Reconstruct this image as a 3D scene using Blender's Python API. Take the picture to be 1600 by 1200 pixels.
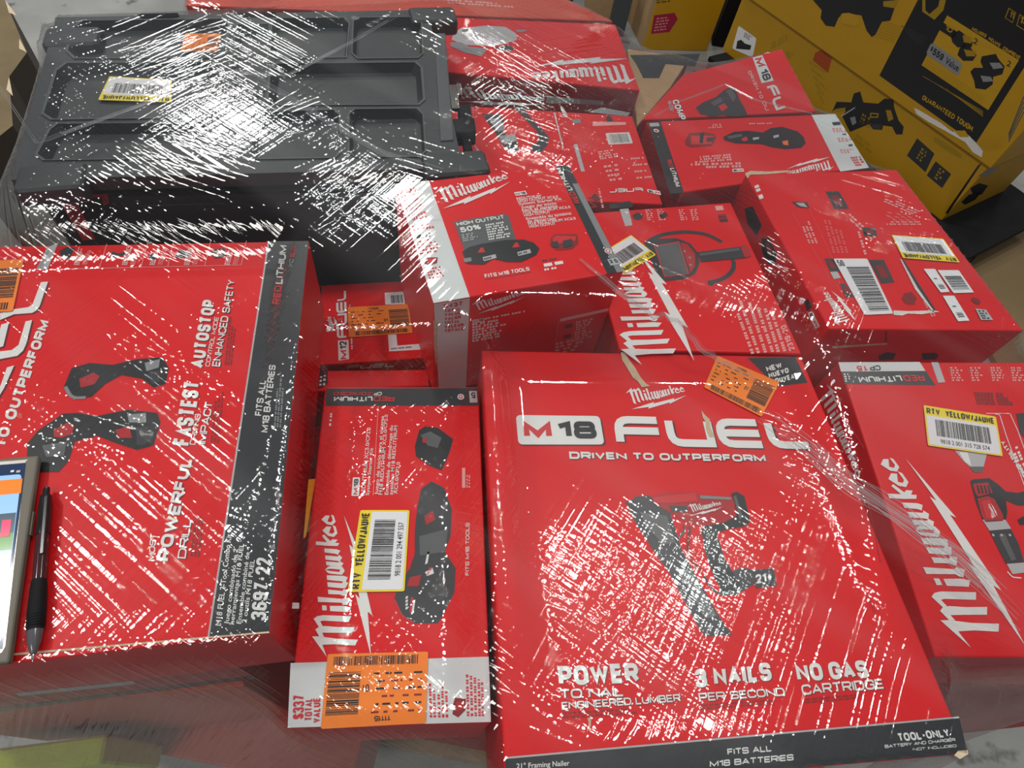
import bpy, bmesh, math, random
import numpy as np
from mathutils import Vector

for o in list(bpy.data.objects):
    bpy.data.objects.remove(o)
sc = bpy.context.scene
COL = sc.collection
random.seed(7)

# ------------------------------------------------------------------ camera
F = 960.0                      # focal length in pixels of the 1600 x 1200 frame
EYE = Vector((0.0, 0.0, 1.55))
pitch, roll = math.radians(56), math.radians(11)
up_c = np.array([math.sin(roll) * math.cos(pitch), -math.cos(roll) * math.cos(pitch), -math.sin(pitch)])
fw_c = np.array([0, 0, 1.0])
y_c = fw_c - up_c * (fw_c @ up_c)
y_c /= np.linalg.norm(y_c)
x_c = np.cross(y_c, up_c)
ROT = np.array([x_c, y_c, up_c])          # camera (x right, y down, z forward) -> world

cam_d = bpy.data.cameras.new('camera')
cam_d.sensor_fit = 'HORIZONTAL'
cam_d.sensor_width = 36.0
cam_d.lens = 36.0 * F / 1600.0
cam_d.clip_start = 0.02
cam = bpy.data.objects.new('camera', cam_d)
COL.objects.link(cam)
from mathutils import Matrix
R3 = ROT @ np.diag([1.0, -1.0, -1.0])
cam.matrix_world = Matrix.Translation(EYE) @ Matrix(R3.tolist()).to_4x4()
sc.camera = cam

# ------------------------------------------------------------------ world, lamps, exposure
sc.view_settings.view_transform = 'Standard'
sc.view_settings.look = 'None'
sc.view_settings.gamma = 1.0
sc.view_settings.use_curve_mapping = False
sc.view_settings.exposure = 0.12
sc.cycles.max_bounces = 6
sc.cycles.diffuse_bounces = 3
sc.cycles.glossy_bounces = 3

world = bpy.data.worlds.new('world')
sc.world = world
world.use_nodes = True
world.node_tree.nodes['Background'].inputs[0].default_value = (0.85, 0.93, 1.0, 1)
world.node_tree.nodes['Background'].inputs[1].default_value = 0.11


def lamp(name, loc, power, sx, sy, color=(1, 0.98, 0.94), rz=0.0):
    d = bpy.data.lights.new(name, 'AREA')
    d.shape = 'RECTANGLE'
    d.size, d.size_y = sx, sy
    d.energy = power
    d.color = color
    o = bpy.data.objects.new(name, d)
    o.location = loc
    o.rotation_euler = (0, 0, rz)
    COL.objects.link(o)
    return o


# the warehouse's ceiling lamps, hung about 6.2 m above the floor in loose rows
LAMPS = [
    ((-4.75, 7.2, 6.25), 190, 1.1, 0.7),
    ((-2.0, 5.5, 6.25), 108, 0.6, 0.4),
    ((0.85, 2.0, 6.25), 66, 0.45, 0.35),
    ((0.3, 10.5, 6.25), 90, 0.8, 0.4),
    ((3.6, 5.6, 6.25), 40, 0.6, 0.3),
    ((-3.7, 0.75, 6.25), 110, 0.6, 0.4),
    ((2.1, 2.0, 6.25), 46, 0.4, 0.3),
    ((-1.5, -3.0, 6.25), 115, 2.4, 1.2),
]
for loc, p, sx, sy in LAMPS:
    lamp('ceiling_lamp', loc, p, sx, sy)

# ------------------------------------------------------------------ materials
MATS = {}


def nmat(name):
    m = bpy.data.materials.new(name)
    m.use_nodes = True
    nt = m.node_tree
    return m, nt, nt.nodes['Principled BSDF']


def mat(name, col, rough=0.5, metal=0.0, var=0.06, scale=60.0, bump=0.0, bscale=200.0, emit=None, trans=0.0, spec=0.5):
    if name in MATS:
        return MATS[name]
    m, nt, b = nmat(name)
    N, L = nt.nodes, nt.links
    tc = N.new('ShaderNodeTexCoord')
    no = N.new('ShaderNodeTexNoise')
    no.inputs['Scale'].default_value = scale
    no.inputs['Detail'].default_value = 4
    L.new(tc.outputs['Object'], no.inputs['Vector'])
    mx = N.new('ShaderNodeMix')
    mx.data_type = 'RGBA'
    c = list(col) + [1]
    mx.inputs[6].default_value = [x * (1 - var) for x in c[:3]] + [1]
    mx.inputs[7].default_value = [min(1, x * (1 + var)) for x in c[:3]] + [1]
    L.new(no.outputs['Fac'], mx.inputs[0])
    L.new(mx.outputs[2], b.inputs['Base Color'])
    b.inputs['Roughness'].default_value = rough
    b.inputs['Metallic'].default_value = metal
    b.inputs['Specular IOR Level'].default_value = spec
    if trans:
        b.inputs['Transmission Weight'].default_value = trans
    if bump:
        n2 = N.new('ShaderNodeTexNoise')
        n2.inputs['Scale'].default_value = bscale
        n2.inputs['Detail'].default_value = 3
        L.new(tc.outputs['Object'], n2.inputs['Vector'])
        bp = N.new('ShaderNodeBump')
        bp.inputs['Strength'].default_value = bump
        bp.inputs['Distance'].default_value = 0.002
        L.new(n2.outputs['Fac'], bp.inputs['Height'])
        L.new(bp.outputs['Normal'], b.inputs['Normal'])
    if emit:
        b.inputs['Emission Color'].default_value = list(emit[:3]) + [1]
        b.inputs['Emission Strength'].default_value = emit[3]
    MATS[name] = m
    return m


RED = mat('red printed card', (0.72, 0.008, 0.011), 0.42, spec=.28, var=0.07, scale=14, bump=0.12, bscale=45)
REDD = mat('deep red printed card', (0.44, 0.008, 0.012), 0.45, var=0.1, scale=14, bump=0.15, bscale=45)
ORED = mat('orange red printed card', (0.62, 0.05, 0.012), 0.5, var=0.12, scale=10, bump=0.15, bscale=40)
WHITE = mat('white ink', (0.78, 0.79, 0.77), 0.5, var=0.03)
STRIP = mat('white card strip', (0.66, 0.70, 0.70), 0.5, var=0.05, scale=30)
PINK = mat('pale pink ink', (0.80, 0.38, 0.36), 0.5)
LRED = mat('light red ink', (0.75, 0.11, 0.10), 0.5)
BLACK = mat('black ink', (0.012, 0.012, 0.014), 0.4)
CHAR = mat('charcoal ink', (0.035, 0.037, 0.042), 0.4, var=0.12)
BAND = mat('black printed band', (0.022, 0.024, 0.028), 0.38, var=0.2, scale=20, bump=0.1, bscale=60)
GREY = mat('grey ink', (0.24, 0.25, 0.26), 0.45)
LGREY = mat('light grey ink', (0.46, 0.47, 0.48), 0.4)
MGREY = mat('mid grey ink', (0.10, 0.105, 0.11), 0.4, var=0.1)
INKRED = mat('red ink', (0.62, 0.015, 0.02), 0.45)
SHADE = mat('very dark red ink', (0.10, 0.004, 0.005), 0.45)
DRED = mat('dark red ink', (0.24, 0.006, 0.008), 0.45)
YEL = mat('yellow sticker paper', (0.90, 0.72, 0.02), 0.5, var=0.03)
PAPER = mat('white sticker paper', (0.80, 0.81, 0.83), 0.5, var=0.02)
ORANGE = mat('orange sticker paper', (0.95, 0.24, 0.012), 0.5, var=0.04)
KRAFT = mat('kraft card', (0.42, 0.27, 0.13), 0.75, var=0.15, scale=40, bump=0.2)
TORN = mat('torn card', (0.62, 0.50, 0.34), 0.8, var=0.25, scale=150, bump=0.5)
TORNW = mat('torn white card', (0.72, 0.70, 0.64), 0.8, var=0.15, scale=150, bump=0.5)
PLAST = mat('black moulded plastic', (0.040, 0.045, 0.048), 0.42, var=0.15, scale=25, bump=0.25, bscale=900)
PLAST2 = mat('grey black plastic', (0.085, 0.095, 0.10), 0.42, var=0.1, scale=25, bump=0.25, bscale=900)
RUBBER = mat('black rubber', (0.008, 0.008, 0.009), 0.7, bump=0.2, spec=.2)  # blackened so the pallet deck and infill box stand in for deep shade
STEEL = mat('polished steel', (0.75, 0.72, 0.66), 0.18, metal=1.0)
FABRIC = mat('black woven fabric', (0.018, 0.018, 0.02), 0.85, var=0.3, scale=500, bump=0.8, bscale=700)
TRIM = mat('red fabric trim', (0.42, 0.02, 0.025), 0.8, bump=0.5, bscale=600)
DYEL = mat('yellow printed card', (0.50, 0.265, 0.002), 0.5, var=0.08, scale=8, bump=0.15, bscale=30)
DYEL2 = mat('yellow ink', (0.52, 0.29, 0.006), 0.5)
DYELD = mat('dark yellow ink', (0.36, 0.22, 0.004), 0.5)
DBLK = mat('black glossy card', (0.010, 0.010, 0.012), 0.35)
LIME = mat('lime green fabric', (0.60, 0.78, 0.02), 0.7, var=0.2, scale=30, bump=0.4)
WOOD = mat('pallet wood', (0.36, 0.25, 0.14), 0.8, var=0.3, scale=18, bump=0.5)
GRN = mat('green plastic', (0.06, 0.30, 0.17), 0.5)

# ------------------------------------------------------------------ geometry helpers


class Plane:
    def __init__(s, p, n):
        s.p = Vector(p)
        s.n = Vector(n).normalized()
        if s.n.dot(EYE - s.p) < 0:
            s.n = -s.n

    def at(s, px, layer=0):
        d = Vector((ROT @ np.array([px[0] - 800.0, px[1] - 600.0, F])).tolist())
        q = s.p + s.n * (0.00022 * layer)
        t = (q - EYE).dot(s.n) / d.dot(s.n)
        return EYE + d * t


def level(h):
    return Plane((0, 0, EYE.z - h), (0, 0, 1))


class Part:
    """collects polygons and links them as ONE mesh object under its thing"""

    def __init__(s, each=False):
        s.v, s.f, s.mi, s.mats = [], [], [], []
        s.each, s.done = each, []

    def cut(s):
        """what follows is a piece of its own"""
        if s.f:
            q = Part()
            q.v, q.f, q.mi, q.mats = s.v, s.f, s.mi, s.mats
            s.done.append(q)
            s.v, s.f, s.mi, s.mats = [], [], [], []

    def poly(s, pts, m):
        if s.each:
            s.cut()
        if m not in s.mats:
            s.mats.append(m)
        k = len(s.v)
        s.v += [tuple(p) for p in pts]
        s.f.append(list(range(k, k + len(pts))))
        s.mi.append(s.mats.index(m))

    def box(s, a, ux, uy, uz, m):
        a, ux, uy, uz = Vector(a), Vector(ux), Vector(uy), Vector(uz)
        c = [a, a + ux, a + ux + uy, a + uy]
        c += [p + uz for p in c]
        for f in ((0, 3, 2, 1), (4, 5, 6, 7), (0, 1, 5, 4), (1, 2, 6, 5), (2, 3, 7, 6), (3, 0, 4, 7)):
            s.poly([c[i] for i in f], m)

    def lathe(s, a, b, prof, m, seg=20):
        """prof: list of (t along a->b in 0..1, radius)"""
        a, b = Vector(a), Vector(b)
        ax = (b - a)
        L = ax.length
        ax.normalize()
        u = ax.orthogonal().normalized()
        w = ax.cross(u)
        rings = []
        for t, r in prof:
            c = a + ax * (t * L)
            rings.append([c + (u * math.cos(2 * math.pi * i / seg) + w * math.sin(2 * math.pi * i / seg)) * max(r, 1e-5) for i in range(seg)])
        for r0, r1 in zip(rings, rings[1:]):
            for i in range(seg):
                j = (i + 1) % seg
                s.poly([r0[i], r0[j], r1[j], r1[i]], m)
        s.poly(rings[0][::-1], m)
        s.poly(rings[-1], m)

    def build(s, name, parent=None, label=None, smooth=False, bevel=0.0, merge=False):
        for q in s.done:
            q.build(name, parent, label, smooth, bevel, merge)
        me = bpy.data.meshes.new(name)
        o0 = Vector((0, 0, 0))
        p = parent
        while p is not None:
            o0 = o0 + p.location
            p = p.parent
        me.from_pydata([tuple(Vector(v) - o0) for v in s.v], [], s.f)
        for m in s.mats:
            me.materials.append(m)
        me.polygons.foreach_set('material_index', s.mi)
        if merge or bevel or smooth:
            bm = bmesh.new()
            bm.from_mesh(me)
            bmesh.ops.remove_doubles(bm, verts=bm.verts, dist=1e-5)
            if bevel:
                bmesh.ops.recalc_face_normals(bm, faces=bm.faces)
                ed = [e for e in bm.edges if len(e.link_faces) == 2 and e.calc_face_angle(0) > 0.5]
                bmesh.ops.bevel(bm, geom=ed, offset=bevel, segments=3, affect='EDGES', profile=0.6, clamp_overlap=True)
            bm.to_mesh(me)
            bm.free()
        if smooth:
            me.polygons.foreach_set('use_smooth', [True] * len(me.polygons))
            try:
                me.set_sharp_from_angle(angle=math.radians(35))
            except Exception:
                pass
        me.update()
        ob = bpy.data.objects.new(name, me)
        COL.objects.link(ob)
        if parent is not None:
            ob.parent = parent
        if label:
            ob['label'] = label
        return ob


def thing(name, loc, label, cat, group=None):
    o = bpy.data.objects.new(name, None)
    o.empty_display_size = 0.05
    o.location = loc
    COL.objects.link(o)
    o['label'] = label
    o['category'] = cat
    if group:
        o['group'] = group
    return o


def tag(o, label, cat, group=None, kind=None):
    if kind:
        o['kind'] = kind
    if label:
        o['label'] = label
    if cat:
        o['category'] = cat
    if group:
        o['group'] = group
    return o


# -------- lettering: a heavy drawn alphabet (strokes) and the plain alphabet for small type
r_ = 'r'
GL = {
    'A': (1.0, [[(0, 0), (.5, 1), (1, 0)], [(.2, .3), (.8, .3)]]),
    'B': (.95, [[(0, 0), (0, 1), (.94, 1, r_), (.94, .52, r_), (0, .52)], [(0, .52), (1, .52, r_), (1, 0, r_), (0, 0)]]),
    'C': (.95, [[(1, .7), (1, 1, r_), (0, 1, r_), (0, 0, r_), (1, 0, r_), (1, .3)]]),
    'D': (.98, [[(0, 0), (0, 1), (1, 1, 'R'), (1, 0, 'R'), (0, 0)]]),
    'E': (.82, [[(1, 1), (0, 1), (0, 0), (1, 0)], [(0, .5), (.92, .5)]]),
    'F': (.78, [[(1, 1), (0, 1), (0, 0)], [(0, .5), (.9, .5)]]),
    'G': (1.0, [[(1, .7), (1, 1, r_), (0, 1, r_), (0, 0, r_), (1, 0, r_), (1, .48), (.55, .48)]]),
    'H': (.95, [[(0, 0), (0, 1)], [(1, 0), (1, 1)], [(0, .5), (1, .5)]]),
    'I': (0, [[(0, 0), (0, 1)]]),
    'J': (.8, [[(1, 1), (1, 0, r_), (0, 0, r_), (0, .32)]]),
    'K': (.98, [[(0, 0), (0, 1)], [(1, 1), (.12, .45)], [(.3, .58), (1, 0)]]),
    'L': (.75, [[(0, 1), (0, 0), (1, 0)]]),
    'M': (1.2, [[(0, 0), (0, 1), (.5, .12), (1, 1), (1, 0)]]),
    'N': (1.0, [[(0, 0), (0, 1), (1, 0), (1, 1)]]),
    'O': (1.02, [[(.5, 0), (0, 0, 'R'), (0, 1, 'R'), (1, 1, 'R'), (1, 0, 'R'), (.5, 0)]]),
    'P': (.9, [[(0, 0), (0, 1), (1, 1, r_), (1, .42, r_), (0, .42)]]),
    'Q': (1.02, [[(.5, 0), (0, 0, 'R'), (0, 1, 'R'), (1, 1, 'R'), (1, 0, 'R'), (.5, 0)], [(.6, .3), (1, 0)]]),
    'R': (.95, [[(0, 0), (0, 1), (1, 1, r_), (1, .46, r_), (0, .46)], [(.55, .46), (1, 0)]]),
    'S': (.92, [[(1, .74), (1, 1, r_), (0, 1, r_), (0, .5, r_), (1, .5, r_), (1, 0, r_), (0, 0, r_), (0, .26)]]),
    'T': (.9, [[(0, 1), (1, 1)], [(.5, 1), (.5, 0)]]),
    'U': (.95, [[(0, 1), (0, 0, r_), (1, 0, r_), (1, 1)]]),
    'V': (.95, [[(0, 1), (.5, 0), (1, 1)]]),
    'W': (1.45, [[(0, 1), (.26, 0), (.5, .9), (.74, 0), (1, 1)]]),
    'X': (.95, [[(0, 1), (1, 0)], [(0, 0), (1, 1)]]),
    'Y': (.95, [[(0, 1), (.5, .45), (1, 1)], [(.5, .45), (.5, 0)]]),
    'Z': (.88, [[(0, 1), (1, 1), (0, 0), (1, 0)]]),
    '0': (.86, [[(.5, 0), (0, 0, 'R'), (0, 1, 'R'), (1, 1, 'R'), (1, 0, 'R'), (.5, 0)]]),
    '1': (.45, [[(0, .78), (1, 1), (1, 0)]]),
    '2': (.84, [[(0, .72), (0, 1, r_), (1, 1, r_), (1, .55, r_), (0, 0), (1, 0)]]),
    '3': (.86, [[(0, .76), (0, 1, r_), (.96, 1, r_), (.96, .52, r_), (.3, .52)], [(.3, .52), (1, .52, r_), (1, 0, r_), (0, 0, r_), (0, .24)]]),
    '4': (.9, [[(.75, 0), (.75, 1), (0, .3), (1, .3)]]),
    '5': (.86, [[(.95, 1), (.08, 1), (.04, .55), (1, .6, r_), (1, 0, r_), (0, 0, r_), (0, .24)]]),
    '6': (.86, [[(.95, .78), (.9, 1, r_), (0, 1, r_), (0, 0, r_), (1, 0, r_), (1, .56, r_), (0, .56)]]),
    '7': (.84, [[(0, 1), (1, 1), (.35, 0)]]),
    '8': (.86, [[(.5, .52), (.04, .52, r_), (.04, 1, r_), (.96, 1, r_), (.96, .52, r_), (.5, .52)], [(.5, .52), (0, .52, r_), (0, 0, r_), (1, 0, r_), (1, .52, r_), (.5, .52)]]),
    '9': (.86, [[(.05, .22), (.1, 0, r_), (1, 0, r_), (1, 1, r_), (0, 1, r_), (0, .44, r_), (1, .44)]]),
    '-': (.45, [[(0, .45), (1, .45)]]),
    '.': (0, [[(0, 0), (0, .02)]]),
    ',': (0, [[(0, -.12), (0, .04)]]),
    '/': (.5, [[(0, 0), (1, 1)]]),
    '+': (.8, [[(0, .5), (1, .5)], [(.5, .1), (.5, .9)]]),
    '%': (1.2, [[(.1, 0), (.9, 1)], [(0, .7), (0, 1, r_), (.35, 1, r_), (.35, .62, r_), (0, .62, r_), (0, .7)], [(.65, .2), (.65, .38, r_), (1, .38, r_), (1, 0, r_), (.65, 0, r_), (.65, .2)]]),
    '$': (.86, [[(1, .74), (1, .95, r_), (0, .95, r_), (0, .5, r_), (1, .5, r_), (1, .05, r_), (0, .05, r_), (0, .26)], [(.5, -.08), (.5, 1.08)]]),
    'f': (1.3, [[(1, 1), (0, 1, r_), (0, 0)], [(0, .5), (1, .5)]]),
    'u': (1.3, [[(0, 1), (0, 0, r_), (1, 0), (1, 1)]]),
    'e': (1.3, [[(1, 1), (0, 1, r_), (0, 0, r_), (1, 0)], [(0, .5), (1, .5)]]),
    'l': (1.2, [[(0, 1), (0, 0, r_), (1, 0)]]),
}


def rounded(path, w, h, rad):
    P = [(p[0] * w, p[1] * h) for p in path]
    flag = [p[2] if len(p) > 2 else None for p in path]
    out = []
    for i, p in enumerate(P):
        if flag[i] is None or i in (0, len(P) - 1):
            out.append(p)
            continue
        a, b = P[i - 1], P[i + 1]
        da = math.hypot(a[0] - p[0], a[1] - p[1])
        db = math.hypot(b[0] - p[0], b[1] - p[1])
        fa = .5 if (i - 1 > 0 and flag[i - 1]) else 1.0
        fb = .5 if (i + 1 < len(P) - 1 and flag[i + 1]) else 1.0
        r = min(rad * (1.5 if flag[i] == 'R' else 1.0), da * fa * .98, db * fb * .98)
        if r < 1e-6:
            out.append(p)
            continue
        s0 = (p[0] + (a[0] - p[0]) / da * r, p[1] + (a[1] - p[1]) / da * r)
        s1 = (p[0] + (b[0] - p[0]) / db * r, p[1] + (b[1] - p[1]) / db * r)
        for k in range(5):
            t = k / 4
            out.append(((1 - t) ** 2 * s0[0] + 2 * t * (1 - t) * p[0] + t * t * s1[0],
                        (1 - t) ** 2 * s0[1] + 2 * t * (1 - t) * p[1] + t * t * s1[1]))
    q = [out[0]]
    for p in out[1:]:
        if math.hypot(p[0] - q[-1][0], p[1] - q[-1][1]) > 1e-5:
            q.append(p)
    return q


def ribbon(pts, t):
    """thick polyline in 2-D -> quads"""
    n = len(pts)
    closed = n > 2 and math.hypot(pts[0][0] - pts[-1][0], pts[0][1] - pts[-1][1]) < 1e-5
    L, R = [], []
    for i in range(n):
        def dirn(a, b):
            d = (b[0] - a[0], b[1] - a[1])
            l = math.hypot(*d) or 1
            return (d[0] / l, d[1] / l)
        if closed and i in (0, n - 1):
            d0, d1 = dirn(pts[-2], pts[-1]), dirn(pts[0], pts[1])
        else:
            d0 = dirn(pts[i - 1], pts[i]) if i else None
            d1 = dirn(pts[i], pts[i + 1]) if i < n - 1 else None
        if d0 is None:
            d0 = d1
        if d1 is None:
            d1 = d0
        nx, ny = -(d0[1] + d1[1]), (d0[0] + d1[0])
        l = math.hypot(nx, ny)
        if l < 1e-4:
            nx, ny, l = -d0[1], d0[0], 1
        nx, ny = nx / l, ny / l
        c = max(0.42, nx * -d0[1] + ny * d0[0])
        k = t / 2 / c
        L.append((pts[i][0] + nx * k, pts[i][1] + ny * k))
        R.append((pts[i][0] - nx * k, pts[i][1] - ny * k))
    return [[R[i], R[i + 1], L[i + 1], L[i]] for i in range(n - 1)]


def heavy(part, s, o, du, dv, m, t=0.2):
    """drawn heavy capitals: o origin, du whole width vector, dv cap height vector; t stroke in cap heights"""
    H = dv.length
    W = du.length / H
    t = min(t, .34 * W / max(1, len(s.replace(' ', ''))))
    gap = t * .42
    nat = []
    for ch in s:
        if ch == ' ':
            nat.append(None)
        else:
            nat.append(GL[ch][0] * .72)
    fixed = sum((t + gap) if w is not None else 0.0 for w in nat) - gap
    flex = sum(w if w is not None else .42 for w in nat) or 1
    k = max(0.05, (W - fixed) / flex)
    ex, ey = du.normalized(), dv
    ez = ex.cross(dv).normalized()
    if ez.dot(EYE - o) < 0:
        ez = -ez
    lift = 0.0
    x = 0.0
    for ch, w in zip(s, nat):
        if w is None:
            x += .42 * k
            continue
        gw = w * k
        for path in GL[ch][1]:
            pts = rounded(path, gw, 1 - t, min(.34, max(gw, .2) * .55))
            for q in ribbon(pts, t):
                lift += 2e-6
                part.poly([o + ez * lift + ex * ((x + t / 2 + max(-t / 2, min(gw + t / 2, a))) * H) + ey * min(1.02, max(-.14 if ch == ',' else -.02, b + t / 2)) for a, b in q], m)
        x += gw + t + gap


_fc = {}


def plain_mesh(s, bold):
    k = (s, bold)
    if k in _fc:
        return _fc[k]
    c = bpy.data.curves.new('lettering', 'FONT')
    c.body = s
    c.size = 1
    c.offset = bold
    c.resolution_u = 3
    ob = bpy.data.objects.new('lettering', c)
    COL.objects.link(ob)
    me = bpy.data.meshes.new_from_object(ob)
    V = [(v.co.x, v.co.y) for v in me.vertices]
    Fc = [list(p.vertices) for p in me.polygons]
    bpy.data.objects.remove(ob)
    bpy.data.curves.remove(c)
    bpy.data.meshes.remove(me)
    x0 = min(v[0] for v in V)
    x1 = max(v[0] for v in V)
    _fc[k] = ([((x - x0) / (x1 - x0), y / .69) for x, y in V], Fc)
    return _fc[k]


def plain(part, s, o, du, dv, m, bold=0.008):
    V, Fc = plain_mesh(s, bold)
    for f in Fc:
        part.poly([o + du * V[i][0] + dv * V[i][1] for i in f], m)


class Sheet:
    """a printed face: everything is laid on its plane from corner points"""

    def __init__(s, plane):
        s.pl = plane

    def frame(s, bl, br, tl, layer):
        o = s.pl.at(bl, layer)
        return o, s.pl.at(br, layer) - o, s.pl.at(tl, layer) - o

    def TS(s, part, txt, bl, br, tl, m, t=.2, layer=3, d=(1.3, 1.0)):
        """lettering with its printed dark drop edge"""
        s.T(part, txt, *[(q[0] + d[0], q[1] + d[1]) for q in (bl, br, tl)], SHADE, t, layer - 1)
        s.T(part, txt, bl, br, tl, m, t, layer)

    def T(s, part, txt, bl, br, tl, m, t=.2, layer=3):
        o, du, dv = s.frame(bl, br, tl, layer)
        # keep letters upright on the sheet
        heavy(part, txt, o, du, dv, m, t)

    def P(s, part, txt, bl, br, tl, m, bold=.008, layer=3):
        o, du, dv = s.frame(bl, br, tl, layer)
        plain(part, txt, o, du, dv, m, bold)

    def poly(s, part, pts, m, layer=1):
        part.poly([s.pl.at(p, layer) for p in pts], m)

    def line(s, part, a, b, m, w=0.0008, layer=2):
        A, B = s.pl.at(a, layer), s.pl.at(b, layer)
        n = (B - A).cross(s.pl.n).normalized() * (w / 2)
        part.poly([A - n, B - n, B + n, A + n], m)

    def path(s, part, pts, m, w, layer=2):
        """thick polyline on the sheet, w in metres"""
        P3 = [s.pl.at(p, layer) for p in pts]
        ex = (P3[1] - P3[0]).normalized()
        ey = s.pl.n.cross(ex)
        o = P3[0]
        P2 = [((p - o).dot(ex), (p - o).dot(ey)) for p in P3]
        for q in ribbon(rounded([(a, b, 'r') for a, b in P2], 1, 1, w * 2), w):
            part.poly([o + ex * a + ey * b for a, b in q], m)

    def disc(s, part, c, r, m, layer=3, n=20):
        o = s.pl.at(c, layer)
        u = s.pl.n.orthogonal().normalized()
        v = s.pl.n.cross(u)
        part.poly([o + u * (r * math.cos(2 * math.pi * i / n)) + v * (r * math.sin(2 * math.pi * i / n)) for i in range(n)], m)

    def micro(s, part, bl, br, tl, rows, m, layer=2, fill=.62, rag=.35, word=5.0):
        """small type too fine to read: rows of word-long strokes"""
        o, du, dv = s.frame(bl, br, tl, layer)
        rh = 1.0 / rows
        H = dv.length * rh
        W = du.length / H
        for k in range(rows):
            y0 = 1 - (k + 1) * rh + rh * (1 - fill) / 2
            x, end = 0.0, W * (1 - random.random() * rag)
            while x < end:
                w = random.uniform(.5, 1.2) * word * .5
                w = min(w, end - x)
                if w > .4:
                    n = max(1, int(w / .62))
                    for j in range(n):
                        a = (x + j * w / n) / W
                        b = (x + (j + .74) * w / n) / W
                        part.poly([o + du * a + dv * y0, o + du * b + dv * y0,
                                   o + du * b + dv * (y0 + rh * fill), o + du * a + dv * (y0 + rh * fill)], m)
                x += w + .45

    def quad(s, TL, TR, BR, BL):
        def f(u, v, layer):
            a = s.pl.at(BL, layer).lerp(s.pl.at(BR, layer), u)
            b = s.pl.at(TL, layer).lerp(s.pl.at(TR, layer), u)
            return a.lerp(b, v)
        return f


def rect(part, q, u0, v0, u1, v1, m, layer):
    part.poly([q(u0, v0, layer), q(u1, v0, layer), q(u1, v1, layer), q(u0, v1, layer)], m)


def rrect(part, q, u0, v0, u1, v1, m, layer, ru=.05, rv=.1):
    pts = []
    for cx, cy, a0 in ((u1 - ru, v1 - rv, 0), (u0 + ru, v1 - rv, 90), (u0 + ru, v0 + rv, 180), (u1 - ru, v0 + rv, 270)):
        for k in range(5):
            a = math.radians(a0 + 22.5 * k)
            pts.append(q(cx + ru * math.cos(a), cy + rv * math.sin(a), layer))
    part.poly(pts, m)


def bars(part, q, u0, v0, u1, v1, m, layer, n=38, vertical=True, seed=1):
    rnd = random.Random(seed)
    w = [rnd.choice((1, 1, 2, 3)) for _ in range(n)]
    g = [rnd.choice((1, 1, 2)) for _ in range(n)]
    tot = sum(w) + sum(g)
    x = 0
    for a, b in zip(w, g):
        s0, s1 = x / tot, (x + a) / tot
        if vertical:
            rect(part, q, u0 + (u1 - u0) * s0, v0, u0 + (u1 - u0) * s1, v1, m, layer)
        else:
            rect(part, q, u0, v0 + (v1 - v0) * s0, u1, v0 + (v1 - v0) * s1, m, layer)
        x += a + b


def qtext(part, q, txt, u0, v0, u1, v1, m, layer, heavyt=None, bold=.008):
    o = q(u0, v0, layer)
    du, dv = q(u1, v0, layer) - o, q(u0, v1, layer) - o
    if heavyt:
        heavy(part, txt, o, du, dv, m, heavyt)
    else:
        plain(part, txt, o, du, dv, m, bold)


def return_sticker(sh, parent, TL, TR, BR, BL, digits, seed):
    """yellow bordered return label with a bar code"""
    q = sh.quad(TL, TR, BR, BL)
    p = Part()
    rrect(p, q, 0, 0, 1, 1, YEL, 8, .02, .035)
    rrect(p, q, .022, .035, .978, .76, PAPER, 9, .02, .03)
    st = p.build('return_sticker', parent, 'white return sticker with a yellow border')
    p = Part()
    qtext(p, q, 'RTV', .035, .80, .22, .95, BLACK, 10, .2)
    qtext(p, q, 'YELLOW/JAUNE', .30, .80, .965, .95, BLACK, 10, .2)
    p.build('lettering', st)
    p = Part()
    bars(p, q, .14, .27, .88, .68, BLACK, 10, 44, True, seed)
    if digits:
        qtext(p, q, digits, .18, .10, .84, .20, CHAR, 10)
    p.build('barcode', st)
    return st


def orange_sticker(sh, parent, TL, TR, BR, BL, seed, side=True, top='11105'):
    q = sh.quad(TL, TR, BR, BL)
    p = Part()
    rrect(p, q, 0, 0, 1, 1, ORANGE, 8, .02, .03)
    st = p.build('shipping_sticker', parent, 'bright orange sticker with bar codes')
    p = Part()
    bars(p, q, .10, .04, .94, .17, BLACK, 9, 60, True, seed)
    if side:
        bars(p, q, .66, .26, .97, .84, BLACK, 9, 26, False, seed + 3)
    p.build('barcode', st)
    p = Part()
    rnd = random.Random(seed)
    for k in range(6):
        v = .28 + k * .105
        u = .05
        while u < .5:
            w = rnd.uniform(.02, .09)
            rect(p, q, u, v, u + w, v + .028, DRED if k % 2 else BLACK, 9)
            u += w + rnd.uniform(.015, .12)
    qtext(p, q, top, .34, .87, .50, .94, BLACK, 9, .2)
    qtext(p, q, '01', .57, .44, .63, .54, BLACK, 9, .2)
    qtext(p, q, 'M', .46, .38, .49, .45, BLACK, 9, .2)
    p.build('lettering', st)
    return st


# -------- the makers' script logo, drawn as outlines in its own frame
def lf(zx, zy):
    return (1200.0 - zy, 730.0 - zx)


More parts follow.
